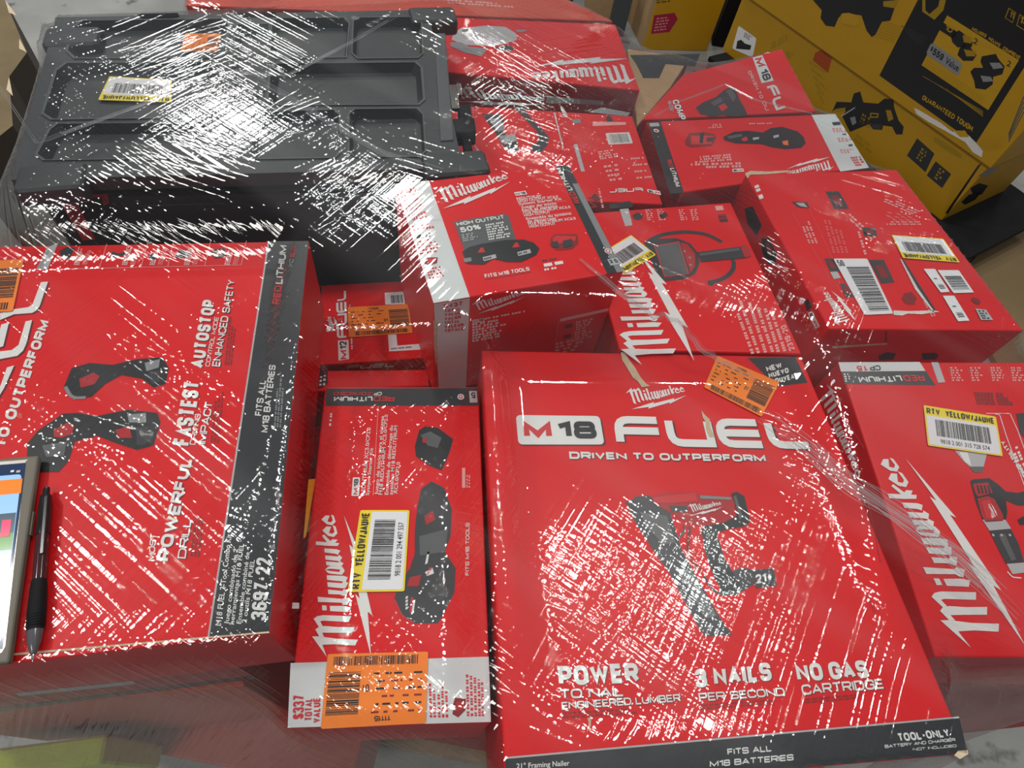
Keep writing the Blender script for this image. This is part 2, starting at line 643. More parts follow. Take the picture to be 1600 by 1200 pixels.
LOGO = [
    [(40, 1066), (98, 1066), (240, 1086), (415, 1096), (388, 1138), (232, 1126), (125, 1128), (160, 1215)],
    [(65, 1015), (95, 995), (140, 990), (250, 1000), (390, 1003), (365, 1045), (250, 1042), (140, 1040), (108, 1040)],
    [(65, 1015), (100, 1000), (138, 1070), (98, 1066)],
    [(50, 935), (80, 915), (130, 908), (362, 920), (338, 962), (130, 950), (100, 955)],
    [(50, 935), (85, 922), (128, 995), (95, 997)],
    [(118, 833), (155, 835), (158, 872), (120, 872)],
    [(183, 838), (300, 840), (362, 852), (330, 888), (300, 885), (186, 878)],
    [(80, 766), (290, 785), (310, 772), (358, 790), (325, 832), (300, 828), (280, 814), (84, 806)],
    [(167, 710), (290, 722), (300, 705), (345, 718), (318, 762), (290, 760), (270, 750), (170, 745)],
    [(160, 650), (285, 660), (300, 642), (340, 656), (315, 700), (285, 700), (165, 688)],
    [(155, 594), (300, 600), (336, 612), (318, 650), (285, 645), (158, 632)],
    [(140, 550), (165, 525), (190, 518), (290, 526), (308, 552), (270, 548), (190, 541)],
    [(140, 550), (185, 560), (265, 569), (270, 548), (308, 552), (308, 565), (285, 592), (190, 582), (165, 576)],
    [(147, 480), (255, 490), (268, 478), (300, 497), (280, 526), (250, 522), (152, 512)],
    [(140, 430), (250, 440), (262, 425), (290, 448), (268, 482), (240, 475), (144, 465)],
    [(132, 370), (240, 378), (274, 390), (250, 425), (225, 415), (136, 405)],
    [(58, 310), (170, 318), (264, 325), (250, 350), (160, 348), (58, 340)],
    [(110, 262), (130, 250), (190, 312), (165, 330)],
    [(165, 318), (205, 292), (250, 296), (215, 335)],
    [(112, 215), (165, 262), (215, 272), (248, 240), (232, 180), (205, 165), (222, 225), (205, 245), (172, 236), (192, 182), (150, 178)],
    [(103, 116), (152, 160), (200, 168), (232, 138), (214, 82), (190, 72), (206, 124), (190, 143), (158, 134), (178, 82), (140, 80)],
]
_b = [(230, 590), (690, 442), (665, 478), (1110, 366), (1092, 400), (1368, 302), (1005, 485), (1012, 452), (562, 582), (580, 546)]
# affine from the upright trace into the logo frame
_s = np.array([[292, 475, 1], [1335, 235, 1], [232, 195, 1]], float)
_d = np.array([[400, 1120], [232, 85], [95, 1070]], float)
_A = np.linalg.solve(_s, _d)
LOGO.append([tuple(np.array([x, y, 1.0]) @ _A) for x, y in _b])
LA, LB, LC = np.array(lf(400, 1120)), np.array(lf(232, 85)), np.array(lf(95, 1070))
_M = np.linalg.inv(np.array([LB - LA, LC - LA]).T)


def logo(sh, part, A, B, C, m=None, layer=3):
    """A foot of the first leg of the M, B end of the last e, C head of the first leg"""
    m = m or WHITE
    o = sh.pl.at(A, layer)
    eu, ev = sh.pl.at(B, layer) - o, sh.pl.at(C, layer) - o
    for k, poly in enumerate(LOGO):
        pts = []
        for z in poly:
            u, v = _M @ (np.array(lf(*z)) - LA)
            pts.append(o + eu * float(u) + ev * float(v) + sh.pl.n * (4e-6 * k))
        part.poly(pts, m)


def badge(sh, part, TL, TR, BR, BL, digits='18'):
    q = sh.quad(TL, TR, BR, BL)
    rrect(part, q, 0, 0, 1, 1, WHITE, 3, .05, .12)
    qtext(part, q, 'M', .08, .2, .42, .8, INKRED, 4, .26)
    qtext(part, q, digits, .48, .2, .92, .8, BLACK, 4, .24)


TOPS = []       # card tops, over which the stretch film is draped


class Carton:
    """a closed card box: top corner points TL, TR, BR, BL on a plane, walls down to z0"""

    def __init__(s, name, label, quad, plane, z0, side=None, top=None, cat='box', group=None, bev=.0025, sides=None):
        top = top or RED
        side = side or top
        s.plane = plane
        T = [plane.at(p) if not isinstance(p, Vector) else p for p in quad]
        s.T = T
        Bt = [Vector((p.x, p.y, z0)) for p in T]
        c = sum(Bt, Vector()) / 4
        s.root = thing(name, c, label, cat, group)
        p = Part()
        p.poly([T[3], T[2], T[1], T[0]], top)
        p.poly([Bt[0], Bt[1], Bt[2], Bt[3]], side)
        for k in range(4):
            j = (k + 1) % 4
            p.poly([T[k], T[j], Bt[j], Bt[k]], (sides or {}).get(k, side))
        s.body = p.build('carton', s.root, bevel=bev, smooth=False)
        s.top = Sheet(plane)
        TOPS.append((T, plane))

        def sidepl(a, b):
            n = (b - a).cross(Vector((0, 0, 1)))
            return Sheet(Plane((a + b) / 2, n))
        s.back, s.right, s.front, s.left = sidepl(T[0], T[1]), sidepl(T[1], T[2]), sidepl(T[2], T[3]), sidepl(T[3], T[0])


def para(plane, TL, TR, BR):
    a, b, c = plane.at(TL), plane.at(TR), plane.at(BR)
    return [a, b, c, a + c - b]


def seam(c, sheet, a, b, m=None):
    pass


TIER = 0.78     # top of the lower layer of the load
# ================================================================== the red cartons of the load
# ---- nailer carton (front, middle)
pl = level(.578)
c = Carton('tool_carton', 'large red carton with a nail gun picture and a black band at its foot', [(752, 547), (1252, 557), (1513, 1178), (790, 1240)], pl, TIER, side=RED)
N_T = c
s = c.top
p = Part()
s.poly(p, [(789, 1186), (1499, 1122), (1512, 1177), (792, 1238)], BAND, 1)
s.poly(p, [(789, 1183), (1498, 1119.5), (1499, 1122), (789, 1186)], LGREY, 2)
p.build('black_band', c.root)
p = Part()
s.T(p, 'TOOL-ONLY', (1405, 1159), (1485, 1151), (1401, 1146), WHITE, .24)
s.T(p, 'BATTERY AND CHARGER', (1383, 1169), (1493, 1158), (1382, 1164), WHITE, .2)
s.T(p, 'NOT INCLUDED', (1427, 1173), (1495, 1167), (1426, 1169), WHITE, .2)
s.T(p, 'FITS ALL', (1137, 1180), (1206, 1174), (1136, 1170), WHITE, .22)
s.T(p, 'M18 BATTERIES', (1109, 1199), (1240, 1188), (1109, 1189), WHITE, .22)
s.P(p, '21° Framing Nailer', (807, 1201), (890, 1196), (807, 1193), WHITE, .012)
s.TS(p, 'POWER', (874, 1072), (1000, 1066), (871, 1041), WHITE, .25)
s.TS(p, 'TO NAIL', (875, 1092), (975, 1088), (874, 1077), WHITE, .2)
s.TS(p, 'ENGINEERED LUMBER', (878, 1109), (1064, 1096), (877, 1097), WHITE, .19)
s.TS(p, '3 NAILS', (1088, 1075), (1207, 1063), (1085, 1046), WHITE, .25)
s.TS(p, 'PER SECOND', (1093, 1096), (1227, 1087), (1091, 1083), WHITE, .19)
s.TS(p, 'NO GAS', (1247, 1065), (1359, 1059), (1241, 1037), WHITE, .25)
s.TS(p, 'CARTRIDGE', (1254, 1086), (1382, 1076), (1251, 1070), WHITE, .19)
s.micro(p, (880, 1124), (1000, 1116), (878, 1112), 2, DRED)
s.micro(p, (1096, 1110), (1215, 1101), (1094, 1100), 2, DRED)
s.micro(p, (1258, 1100), (1370, 1090), (1256, 1091), 2, DRED)
s.TS(p, 'DRIVEN TO OUTPERFORM.', (890, 717), (1202, 722), (889, 705.5), WHITE, .27)
s.T(p, 'NEW', (1199, 581), (1223, 574), (1196, 573), WHITE, .25)
s.T(p, 'NUEVO', (1202, 591), (1233, 582), (1200, 583), WHITE, .25)
s.T(p, 'NOUVEAU', (1206, 601), (1248, 590), (1204, 593), WHITE, .25)
p.build('lettering', c.root)
p = Part()
s.poly(p, [(1168, 559), (1243, 558), (1262, 598), (1214, 604)], BAND, 1)
p.build('corner_flash', c.root)
p = Part()
q = s.quad((806, 648.5), (937, 650), (944.5, 694.5), (810, 694.5))
rrect(p, q, 0.012, -.05, 1.02, .95, SHADE, 1, .05, .14)
rrect(p, q, 0, 0, 1, 1, WHITE, 2, .05, .14)
qtext(p, q, 'M', .075, .2, .40, .8, INKRED, 3, .3)
qtext(p, q, '18', .46, .2, .93, .8, BLACK, 3, .29)
s.T(p, 'fuel', (966, 698), (1275, 704), (959, 651), SHADE, .27, 1)
s.T(p, 'fuel', (964, 696), (1272, 702), (957, 649.5), WHITE, .25, 2)
p.build('wordmark', c.root)
p = Part()
logo(s, p, (991.9, 630.6), (1070, 612.6), (987.4, 609.6))
p.build('logo', c.root)
p = Part()
dk = [(975, 786), (991, 779), (991, 776), (1015, 774), (1024, 786), (1047, 800), (1064, 855), (1078, 882), (1122, 960), (1144, 992), (1102, 995), (1092, 982), (1047, 897), (1022, 862), (996, 822), (984, 800), (982, 791)]
s.poly(p, dk, CHAR, 2)
s.poly(p, [(1000, 800), (1042, 806), (1056, 848), (1036, 850), (1010, 822)], MGREY, 3)
s.poly(p, [(1060, 892), (1080, 890), (1120, 962), (1102, 966)], MGREY, 3)
s.poly(p, [(1018, 776), (1036, 771), (1085, 769), (1094, 773), (1146, 776), (1150, 800), (1134, 818), (1096, 822), (1076, 818), (1062, 810), (1046, 800), (1024, 788)], REDD, 3)
s.poly(p, [(1020, 777), (1086, 770), (1090, 783), (1050, 786), (1022, 786)], INKRED, 4)
s.poly(p, [(1046, 790), (1073, 791), (1075, 800), (1050, 800)], CHAR, 5)
s.poly(p, [(1094, 774), (1142, 777), (1143, 781), (1094, 779)], GREY, 5)
s.poly(p, [(1143, 771), (1151, 768), (1163, 775), (1173, 814), (1166, 822), (1136, 827), (1120, 834), (1132, 872), (1152, 905), (1158, 920), (1132, 928), (1117, 905), (1103, 868), (1096, 832), (1098, 822), (1132, 816), (1150, 806), (1151, 796)], BLACK, 4)
s.poly(p, [(1146, 776), (1150, 774), (1160, 806), (1156, 812)], MGREY, 5)
s.path(p, [(1046, 812), (1056, 845), (1070, 830), (1068, 820)], CHAR, .0022, 5)
s.path(p, [(1078, 822), (1074, 860), (1082, 880), (1096, 890)], DRED, .003, 4)
s.path(p, [(1140, 925), (1128, 930), (1112, 920), (1100, 900)], CHAR, .0025, 5)
s.poly(p, [(1120, 905), (1158, 886), (1176, 890), (1180, 912), (1150, 930), (1128, 930)], CHAR, 3)
s.poly(p, [(1176, 891), (1209, 887), (1214, 915), (1182, 919)], BAND, 5)
s.T(p, '21+', (1182, 912), (1208, 908), (1180, 898), WHITE, .22, 6)
logo(s, p, (1083.8, 800), (1127.5, 788.8), (1080, 788.8), layer=6)
p.build('tool_picture', c.root)
p = Part(True)
s.poly(p, [(970, 550), (976, 551), (983, 562), (992, 574), (1000, 588), (1009, 599), (1016, 603), (1003, 605), (997, 596), (989, 590), (980, 575), (972, 562)], TORN, 4)
s.poly(p, [(1096, 641), (1101, 648), (1109, 655), (1110, 668), (1117, 682), (1109, 683), (1103, 670), (1103, 660), (1098, 652)], TORN, 4)
s.poly(p, [(918, 1122), (924, 1121), (923, 1134), (917, 1144), (920, 1131)], TORN, 4)
s.poly(p, [(1491, 1180), (1497, 1173), (1512, 1172), (1513, 1178), (1500, 1186)], TORN, 4)
s.line(p, (1356, 780), (1376, 880), DRED, .0006, 2)
s.line(p, (1300, 620), (1350, 700), DRED, .0007, 2)
s.line(p, (1356, 930), (1376, 980), DRED, .0008, 2)
p.build('torn_patch', c.root)
orange_sticker(s, c.root, (1121, 555.5), (1218, 597), (1190, 651), (1100, 605), 11)

# ---- combo kit carton (left), lettering runs up the face
pl = level(.54)
c = Carton('tool_carton', 'red combo kit carton with a black side band under the phone and pen', para(pl, (-170, 388), (483, 376), (421, 989)), pl, .885, side=RED)
C_T = c
s = c.top
p = Part()
s.poly(p, [(421, 377), (482, 376.5), (420.5, 988), (327, 996)], BAND, 1)
s.poly(p, [(418.5, 377), (421, 377), (327, 996), (324, 996.3)], LGREY, 2)
p.build('black_band', c.root)
p = Part()
s.T(p, 'RED', (437, 476), (441, 447), (425, 475), INKRED, .22)
s.T(p, 'LITHIUM', (441.3, 444), (449, 384), (429.3, 443), WHITE, .22)
s.T(p, 'XC', (457, 418), (459, 405), (450.5, 417.5), GREY, .2)
s.T(p, '5.0', (459.3, 403), (462, 385), (453, 402), INKRED, .2)
s.T(p, 'FITS ALL', (409, 650), (416, 594), (398, 649), WHITE, .2)
s.T(p, 'M18 BATTERIES', (418.5, 676), (431, 571), (407.5, 675), WHITE, .2)
s.micro(p, (440, 668), (446, 580), (427, 667), 3, GREY)
s.P(p, 'M18 FUEL 2-Tool Combo Kit', (345, 978), (362, 835), (336.5, 977), WHITE, .012)
s.P(p, 'Juego combinado de 2', (357, 976), (372, 858), (350, 975), WHITE, .012)
s.P(p, 'herramientas M18 FUEL', (365.5, 976), (381, 850), (358.5, 975), WHITE, .012)
s.P(p, 'Ensemble combiné de', (376.5, 975), (390, 863), (369.5, 974), WHITE, .012)
s.P(p, '2 outils M18 FUEL', (385, 974), (398, 875), (378, 973), WHITE, .012)
s.T(p, '3697-22', (415, 970), (423.5, 873), (391.5, 968), WHITE, .2)
s.T(p, 'MOST', (241, 877), (244.5, 834), (231.5, 876), WHITE, .17)
s.TS(p, 'POWERFUL', (264, 877), (301, 717), (244, 875), WHITE, .25)
s.TS(p, 'DRILL', (290, 873), (299.5, 812), (277, 872), WHITE, .17)
s.micro(p, (313, 870), (321, 800), (296, 868), 3, DRED)
s.TS(p, 'FASTEST', (297, 697), (313.5, 597), (270, 694.5), WHITE, .25)
s.T(p, 'DRIVING', (305, 695), (314, 647), (296, 694.5), WHITE, .16)
s.TS(p, 'IMPACT', (321.5, 694), (333, 628), (309, 693), WHITE, .17)
s.micro(p, (343, 692), (351, 610), (328, 690), 3, DRED)
s.TS(p, 'AUTOSTOP', (318, 575), (337.5, 470), (296.5, 573), WHITE, .25)
s.T(p, 'CONTROL MODE', (327.5, 573), (342, 496), (320.5, 572), WHITE, .16)
s.TS(p, 'ENHANCED SAFETY', (343.5, 573), (367.5, 438), (331, 572), WHITE, .17)
s.micro(p, (363, 570), (372, 485), (350, 569), 3, DRED)
s.T(p, 'TO', (9, 700), (17, 668), (-9, 698), WHITE, .27)
s.T(p, 'OUTPERFORM.', (23, 657), (80, 498), (6, 653), WHITE, .27)
p.build('lettering', c.root)
p = Part()
for k, (m, dx, lay) in enumerate(((SHADE, 2.2, 2), (WHITE, 0, 3))):
    for poly in ([(64, 441), (75, 440), (62, 478), (57, 485), (50, 489), (22, 491), (0, 500), (0, 489), (22, 483), (44, 480), (51, 475)],
                 [(40, 502), (50, 500), (41, 537), (36, 548), (27, 556), (0, 561), (-30, 575), (-36, 560), (-20, 520), (-9, 517), (-22, 556), (0, 549), (18, 547), (29, 539)],
                 [(2, 507), (14, 503.5), (5, 541), (-8, 545)],
                 [(22, 571), (6, 607), (-8, 630), (-30, 640), (-30, 625), (-2, 610), (11, 574)]):
        s.poly(p, [(a + dx, b + dx * .6) for a, b in poly], m, lay)
p.build('wordmark', c.root)
p = Part()
s.poly(p, [(73, 387), (91, 379), (74, 421), (57, 421)], LGREY, 2)
s.micro(p, (65, 420), (80, 385), (58, 419), 3, GREY, 3)
for a, b in (((167, 381), (155, 419)), ((231, 379), (220, 418)), ((271, 378), (262, 417)), ((329, 377), (320, 415)), ((385, 376), (377, 414))):
    s.line(p, a, b, PINK, .0006, 2)
s.line(p, (76, 421), (377, 414), PINK, .0006, 2)
for x, w, n in ((122, 34, 4), (197, 26, 4), (240, 18, 3), (294, 24, 4), (357, 16, 3)):
    s.micro(p, (x + 2, 414), (x + 10, 384), (x - 7, 413.6), n, WHITE, 2, word=3)
    s.micro(p, (x + 14, 413), (x + 22, 386), (x + 6, 413), 3, PINK, 2, word=3)
for px in ([(92, 392), (106, 385), (118, 388), (112, 396), (108, 406), (96, 402)], [(170, 399), (176, 393), (186, 396), (196, 393), (195, 399), (184, 400), (175, 404)],
           [(233, 399), (240, 396), (246, 402), (240, 407), (233, 404)], [(272, 402), (280, 390), (292, 392), (298, 398), (284, 404)], [(330, 397), (334, 389), (352, 388), (353, 400), (336, 404)]):
    s.poly(p, px, CHAR, 2)
s.poly(p, [(339, 392), (347, 391), (346, 397), (339, 398)], PINK, 3)
p.build('contents_strip', c.root, 'strip of small contents pictures and small print')
p = Part()
s.poly(p, [(112, 575), (140, 567), (176, 570), (214, 561), (254, 558), (264, 575), (259, 600), (240, 606), (222, 592), (190, 586), (164, 600), (143, 620), (112, 623), (99, 606)], BLACK, 2)
s.poly(p, [(124, 592), (146, 582), (156, 588), (148, 600), (126, 606)], REDD, 3)
s.poly(p, [(226, 567), (250, 561), (248, 574), (229, 580)], GREY, 3)
s.poly(p, [(231, 583), (250, 578), (249, 596), (237, 600)], CHAR, 3)
s.path(p, [(102, 604), (112, 622), (134, 621)], GREY, .003, 3)
p.build('tool_picture', c.root)
p = Part()
s.poly(p, [(43, 692), (60, 672), (84, 656), (98, 646), (122, 645), (150, 650), (200, 640), (246, 645), (251, 660), (240, 696), (214, 703), (180, 692), (152, 681), (117, 690), (107, 720), (92, 737), (60, 738), (42, 712)], BLACK, 2)
s.poly(p, [(84, 672), (106, 660), (116, 666), (112, 678), (96, 684), (84, 682)], REDD, 3)
s.poly(p, [(66, 696), (104, 690), (100, 712), (72, 714)], MGREY, 3)
s.poly(p, [(180, 672), (202, 666), (206, 684), (186, 684)], REDD, 3)
s.poly(p, [(199, 648), (228, 645), (228, 660), (202, 660)], GREY, 3)
s.poly(p, [(212, 668), (232, 666), (228, 694), (214, 696)], CHAR, 3)
p.build('tool_picture', c.root)
orange_sticker(s, c.root, (-112, 412), (37, 405), (20, 486), (-142, 496), 5)
p = Part()
c.front.poly(p, [(24, 1083), (208, 1064), (212, 1069), (30, 1088)], LGREY, 1)
p.build('white_edge', c.root)
p = Part()
s.poly(p, [(18, 1021), (420, 986.5), (421, 989), (18, 1024.5)], TORN, 3)
p.build('worn_edge', c.root)

# ---- $337 starter kit carton (front, left of the nail gun carton)
pl = level(.60)
c = Carton('battery_kit_carton', 'tall red battery kit carton with yellow return sticker and $337 on a white foot strip', [(508, 604), (748, 604), (768, 1129), (448, 1138)], pl, TIER, side=RED)
s = c.top
p = Part(True)
s.poly(p, [(510, 607), (747, 606), (748, 634), (508, 634)], BAND, 1)
s.poly(p, [(454, 1036), (763.5, 1026), (767, 1128), (449.5, 1137)], STRIP, 1)
p.build('printed_band', c.root)
p = Part()
s.T(p, 'RED', (617, 619.5), (584, 619.5), (616, 627), INKRED, .22)
s.T(p, 'LITHIUM', (582, 619.5), (522, 619.5), (582, 627), WHITE, .22)
s.T(p, 'CP', (597, 612.5), (585, 612.5), (596, 618), WHITE, .2)
s.T(p, '2.0/XC5.0', (583, 612.5), (522, 612.5), (582, 618), INKRED, .2)
s.disc(p, (720, 620), .0038, WHITE)
s.disc(p, (720, 620), .0026, INKRED, 4)
s.disc(p, (720, 620), .0012, WHITE, 5)
s.poly(p, [(733, 611), (745, 611), (746, 629), (734, 629)], LGREY, 2)
s.T(p, '5', (743, 613), (736, 613), (743, 622), BLACK, .2)
s.micro(p, (518, 666), (521, 638), (513, 665), 1, WHITE, word=3)
badge(s, p, (549, 775), (551.5, 746), (562.5, 746), (561, 775))
s.P(p, 'REDLITHIUM XC5.0/CP2.0', (570, 774), (579, 668), (564, 774), WHITE)
s.P(p, 'System Starter Kit', (576.5, 774), (583, 700), (571.5, 774), WHITE)
s.line(p, (591, 634), (583, 774), PINK, .0005)
s.P(p, 'Juego de inicio para el sistema', (590.5, 773), (600, 650), (585, 773), WHITE)
s.P(p, 'M18 REDLITHIUM XC5.0/CP2.0', (597.5, 773), (606, 648), (592, 773), WHITE)
s.P(p, 'Ensemble de démarrage du', (606.5, 773), (614, 665), (601, 773), WHITE)
s.P(p, 'système M18 REDLITHIUM', (613.5, 773), (621, 665), (608, 773), WHITE)
s.P(p, 'XC5.0/CP2.0', (620.5, 772), (625, 722), (615, 772), WHITE)
s.T(p, 'FITS M18 TOOLS', (733, 899), (733.5, 817), (727, 899), WHITE, .18)
s.poly(p, [(722, 731), (727, 731), (727, 762), (722, 762)], PINK, 2)
s.micro(p, (735, 762), (735, 731), (728, 762), 2, PINK, word=3)
s.T(p, '$337', (474.5, 1123), (475.5, 1086), (457, 1124), INKRED, .24)
s.T(p, 'TOTAL', (487.5, 1126), (488, 1091), (476, 1126.5), INKRED, .24)
s.T(p, 'VALUE', (500.5, 1129), (500.5, 1090), (489, 1129.5), INKRED, .24)
for x in (674, 680, 687, 693, 699):
    s.micro(p, (x + 2, 1121), (x, 1062), (x - 3, 1121), 1, INKRED, word=4, fill=.8)
for x in (733, 739, 745, 751, 756):
    s.micro(p, (x + 1, 1119), (x - 1, 1045), (x - 4, 1119), 1, INKRED, word=4, fill=.8)
s.poly(p, [(457, 941.5), (467.5, 942), (467.5, 951), (456, 951)], WHITE, 2)
p.build('lettering', c.root)
p = Part()
logo(s, p, (556.7, 1004.7), (524.5, 806.3), (498.2, 995.1))
p.build('logo', c.root)
p = Part()
s.poly(p, [(655, 672), (664, 666), (684, 668), (708, 686), (703, 705), (696, 722), (690, 735), (672, 728), (650, 713), (648, 698)], BLACK, 2)
s.poly(p, [(657, 680), (672, 674), (690, 684), (684, 700), (668, 696)], MGREY, 3)
s.poly(p, [(660, 686), (668, 683), (666, 692), (660, 692)], REDD, 4)
s.poly(p, [(658, 764), (674, 752), (694, 762), (706, 796), (704, 838), (695, 862), (712, 888), (710, 926), (692, 962), (684, 974), (646, 974), (625, 958), (616, 934), (622, 918), (640, 888), (648, 866), (648, 830), (652, 792)], CHAR, 2)
s.poly(p, [(663, 806), (676, 798), (680, 812), (666, 820)], REDD, 3)
s.poly(p, [(655, 838), (700, 826), (696, 862), (656, 868)], MGREY, 3)
s.poly(p, [(664, 894), (676, 887), (678, 896), (667, 900)], WHITE, 3)
s.T(p, 'M18', (669, 899), (676, 887.5), (665, 897), INKRED, .2, 4)
s.poly(p, [(664, 882), (668, 862), (671, 862), (668, 880)], WHITE, 3)
s.poly(p, [(640, 902), (658, 898), (654, 916), (636, 916)], REDD, 3)
for k in range(4):
    s.poly(p, [(634, 932 + 5.5 * k), (637.5, 931 + 5.5 * k), (637, 935 + 5.5 * k), (633.5, 936 + 5.5 * k)], WHITE, 3)
s.poly(p, [(642, 934), (646, 933), (643, 957), (640, 957)], INKRED, 3)
s.poly(p, [(646, 938), (649, 937), (646, 958), (643, 958)], WHITE, 3)
s.path(p, [(617, 938), (628, 962), (646, 973)], INKRED, .0012, 3)
p.build('battery_picture', c.root)
p = Part()
s.poly(p, [(711, 1090), (728, 1092), (727, 1110), (716, 1121), (707, 1116), (708, 1100)], DRED, 2)
s.poly(p, [(713, 1096), (725, 1097), (724, 1108), (712, 1112)], REDD, 3)
p.build('charger_picture', c.root)
return_sticker(s, c.root, (543, 925), (563, 797), (640, 797), (632, 924), '9818 2 001 294 497 557', 3)
orange_sticker(s, c.root, (665, 1130), (501, 1139), (512, 1022), (669, 1018), 23, True, '11115')
p = Part()
c.left.poly(p, [(482, 749), (493, 748), (478, 838), (474, 842)], YEL, 1)
p.build('yellow_label', c.root)

# ---- $437 starter kit carton (middle, riding on top)
pl = level(.50)
c = Carton('battery_kit_carton', 'red battery kit carton with a white $437 strip, riding highest in the middle', [(617, 288), (888, 257), (975, 424), (677, 474)], pl, .872, side=RED)
s = c.top
f = c.front
p = Part(True)
s.poly(p, [(618, 288), (670, 282), (734, 464), (677.5, 473.5)], STRIP, 1)
s.poly(p, [(868, 259.5), (888, 257.5), (974.5, 424), (949, 428)], BAND, 1)
s.poly(p, [(880, 258.3), (888, 257.5), (974.5, 424), (964, 425.7)], GREY, 2)
s.poly(p, [(880, 258.3), (888, 257.5), (903, 286), (894, 287)], CHAR, 3)
f.poly(p, [(678, 475), (734, 466), (728, 605), (686, 612)], STRIP, 1)
p.build('printed_band', c.root)
p = Part()
s.T(p, '$437', (625, 304), (652.5, 300), (622.5, 297), INKRED, .26)
for t, x0, y0, w in (('TOTAL', 627, 311, 23), ('VALUE', 630, 317.2, 26), ('VALOR', 632.5, 325, 27), ('TOTAL', 635, 331, 24), ('VALEUR', 637, 338.6, 31), ('TOTALE', 639.5, 345, 30)):
    s.T(p, t, (x0, y0), (x0 + w, y0 - w * .115), (x0 - 1.8, y0 - 5.2), INKRED, .26)
s.line(p, (642, 349), (690, 343), LGREY, .0004)
s.micro(p, (646, 362), (686, 356), (643, 352), 2, INKRED)
s.poly(p, [(650, 368), (654, 366), (661, 367), (662, 372), (651, 373)], BLACK, 2)
s.T(p, 'X2', (664.5, 371), (674, 369.5), (663, 365), BLACK, .16)
s.micro(p, (657, 399), (690, 393), (650, 376), 5, INKRED, word=4)
s.poly(p, [(664, 406), (668, 402), (684, 402), (683, 411), (675, 414), (663, 413)], DRED, 2)
s.poly(p, [(668, 404), (681, 403.5), (680, 409), (668, 410)], INKRED, 3)
s.micro(p, (671, 437), (698, 432), (665, 419), 4, INKRED, word=4)
s.T(p, 'RED', (907, 317), (896.3, 298.8), (899, 318.2), INKRED, .22, 4)
s.T(p, 'LITHIUM', (895.3, 297), (875.5, 262), (887.3, 298.2), WHITE, .22, 4)
s.disc(p, (950, 392), .0042, WHITE, 4)
s.disc(p, (950, 392), .0030, INKRED, 5)
s.disc(p, (950, 392), .0017, WHITE, 6)
s.poly(p, [(948.5, 405), (965, 402.5), (971, 412), (954, 415)], LGREY, 4)
s.T(p, '3', (954, 411.5), (958.5, 411), (951, 406), BLACK, .2, 5)
s.T(p, '5', (961.5, 410.5), (966.5, 409.7), (958.5, 405), BLACK, .2, 5)
badge(s, p, (803, 300.5), (821, 298), (824, 303.5), (806, 306))
y = 312.5
for k, t in enumerate(('REDLITHIUM', 'HIGH OUTPUT XC6.0', 'System Starter Kit', None, 'Juego de inicio', 'para el sistema', 'M18 REDLITHIUM XC6.0', 'HIGH OUTPUT', None, 'Ensemble du système', 'de démarrage', 'M18 REDLITHIUM XC6.0', 'HIGH OUTPUT')):
    x0 = 808 + k * 1.65
    if t is None:
        s.line(p, (x0, y - 2), (x0 + 72, y - 11), PINK, .0004)
        y += 1.5
        continue
    w = len(t) * 3.7
    s.P(p, t, (x0, y), (x0 + w, y - w * .125), (x0 - 1.6, y - 3.9), WHITE, .014)
    y += 4.05
s.micro(p, (826, 272.5), (855, 269), (825, 269), 1, WHITE, word=4)
s.T(p, 'FITS M18 TOOLS', (758, 434.5), (828, 423), (756.5, 428.5), WHITE, .2)
s.line(p, (757, 437), (830, 425), DRED, .0005)
s.poly(p, [(849, 412), (862, 410), (863.5, 415), (850.5, 417)], WHITE, 2)
s.poly(p, [(866, 409.3), (879, 407.3), (880.5, 412), (867.5, 414)], WHITE, 2)
s.micro(p, (851, 424), (884, 418.5), (850, 419), 1, WHITE, word=4)
s.micro(p, (848, 409.5), (878, 404.5), (847, 405.5), 1, CHAR, word=4)
f.T(p, '$437', (694, 482), (723, 477), (693, 475.5), INKRED, .26)
for t, y0, w in (('TOTAL', 488.5, 25), ('VALUE', 494.5, 26), ('VALOR', 501, 26), ('TOTAL', 507, 24), ('VALEUR', 513.5, 30), ('TOTALE', 519.5, 30)):
    f.T(p, t, (694.5, y0), (694.5 + w, y0 - w * .13), (694.2, y0 - 4.8), INKRED, .26)
badge(f, p, (738, 500), (757, 497), (757, 502), (738, 505))
f.micro(p, (738, 535), (798, 524), (738, 505), 7, WHITE, word=5, fill=.7)
f.micro(p, (758, 500), (828, 487), (758, 496), 1, WHITE, word=5)
f.poly(p, [(875.5, 498), (951, 481.5), (950, 486), (875, 503)], PINK, 1)
for x0, y0 in ((882, 508), (880, 524)):
    f.poly(p, [(x0, y0), (x0 + 12, y0 - 3), (x0 + 13, y0 + 3), (x0 + 1, y0 + 6)], DRED, 1)
    f.micro(p, (x0 + 18, y0 + 9), (x0 + 46, y0 + 3), (x0 + 18, y0 - 6), 4, PINK, word=3)
f.micro(p, (868, 555), (915, 545), (868, 535), 4, PINK, word=3)
f.line(p, (873, 500), (866, 560), PINK, .0004)
p.build('lettering', c.root)
p = Part()
logo(s, p, (698, 315.6), (793.7, 279.2), (691.4, 294.6))
p.cut()
logo(f, p, (750, 484.5), (819.5, 459.5), (746, 472))
p.build('logo', c.root)
p = Part()
s.poly(p, [(708.5, 346), (787, 334), (795, 337), (806, 374), (726, 392)], MGREY, 2)
s.T(p, 'HIGH OUTPUT', (714.5, 353.5), (789, 341.5), (712.5, 347.5), WHITE, .2, 4)
s.T(p, '50%', (720.5, 363.5), (752, 358), (718, 355.5), WHITE, .24, 4)
s.micro(p, (724, 378), (752, 373), (721, 366), 4, LGREY, 4, word=4)
s.micro(p, (764, 376), (800, 370), (758, 350), 7, WHITE, 4, word=5)
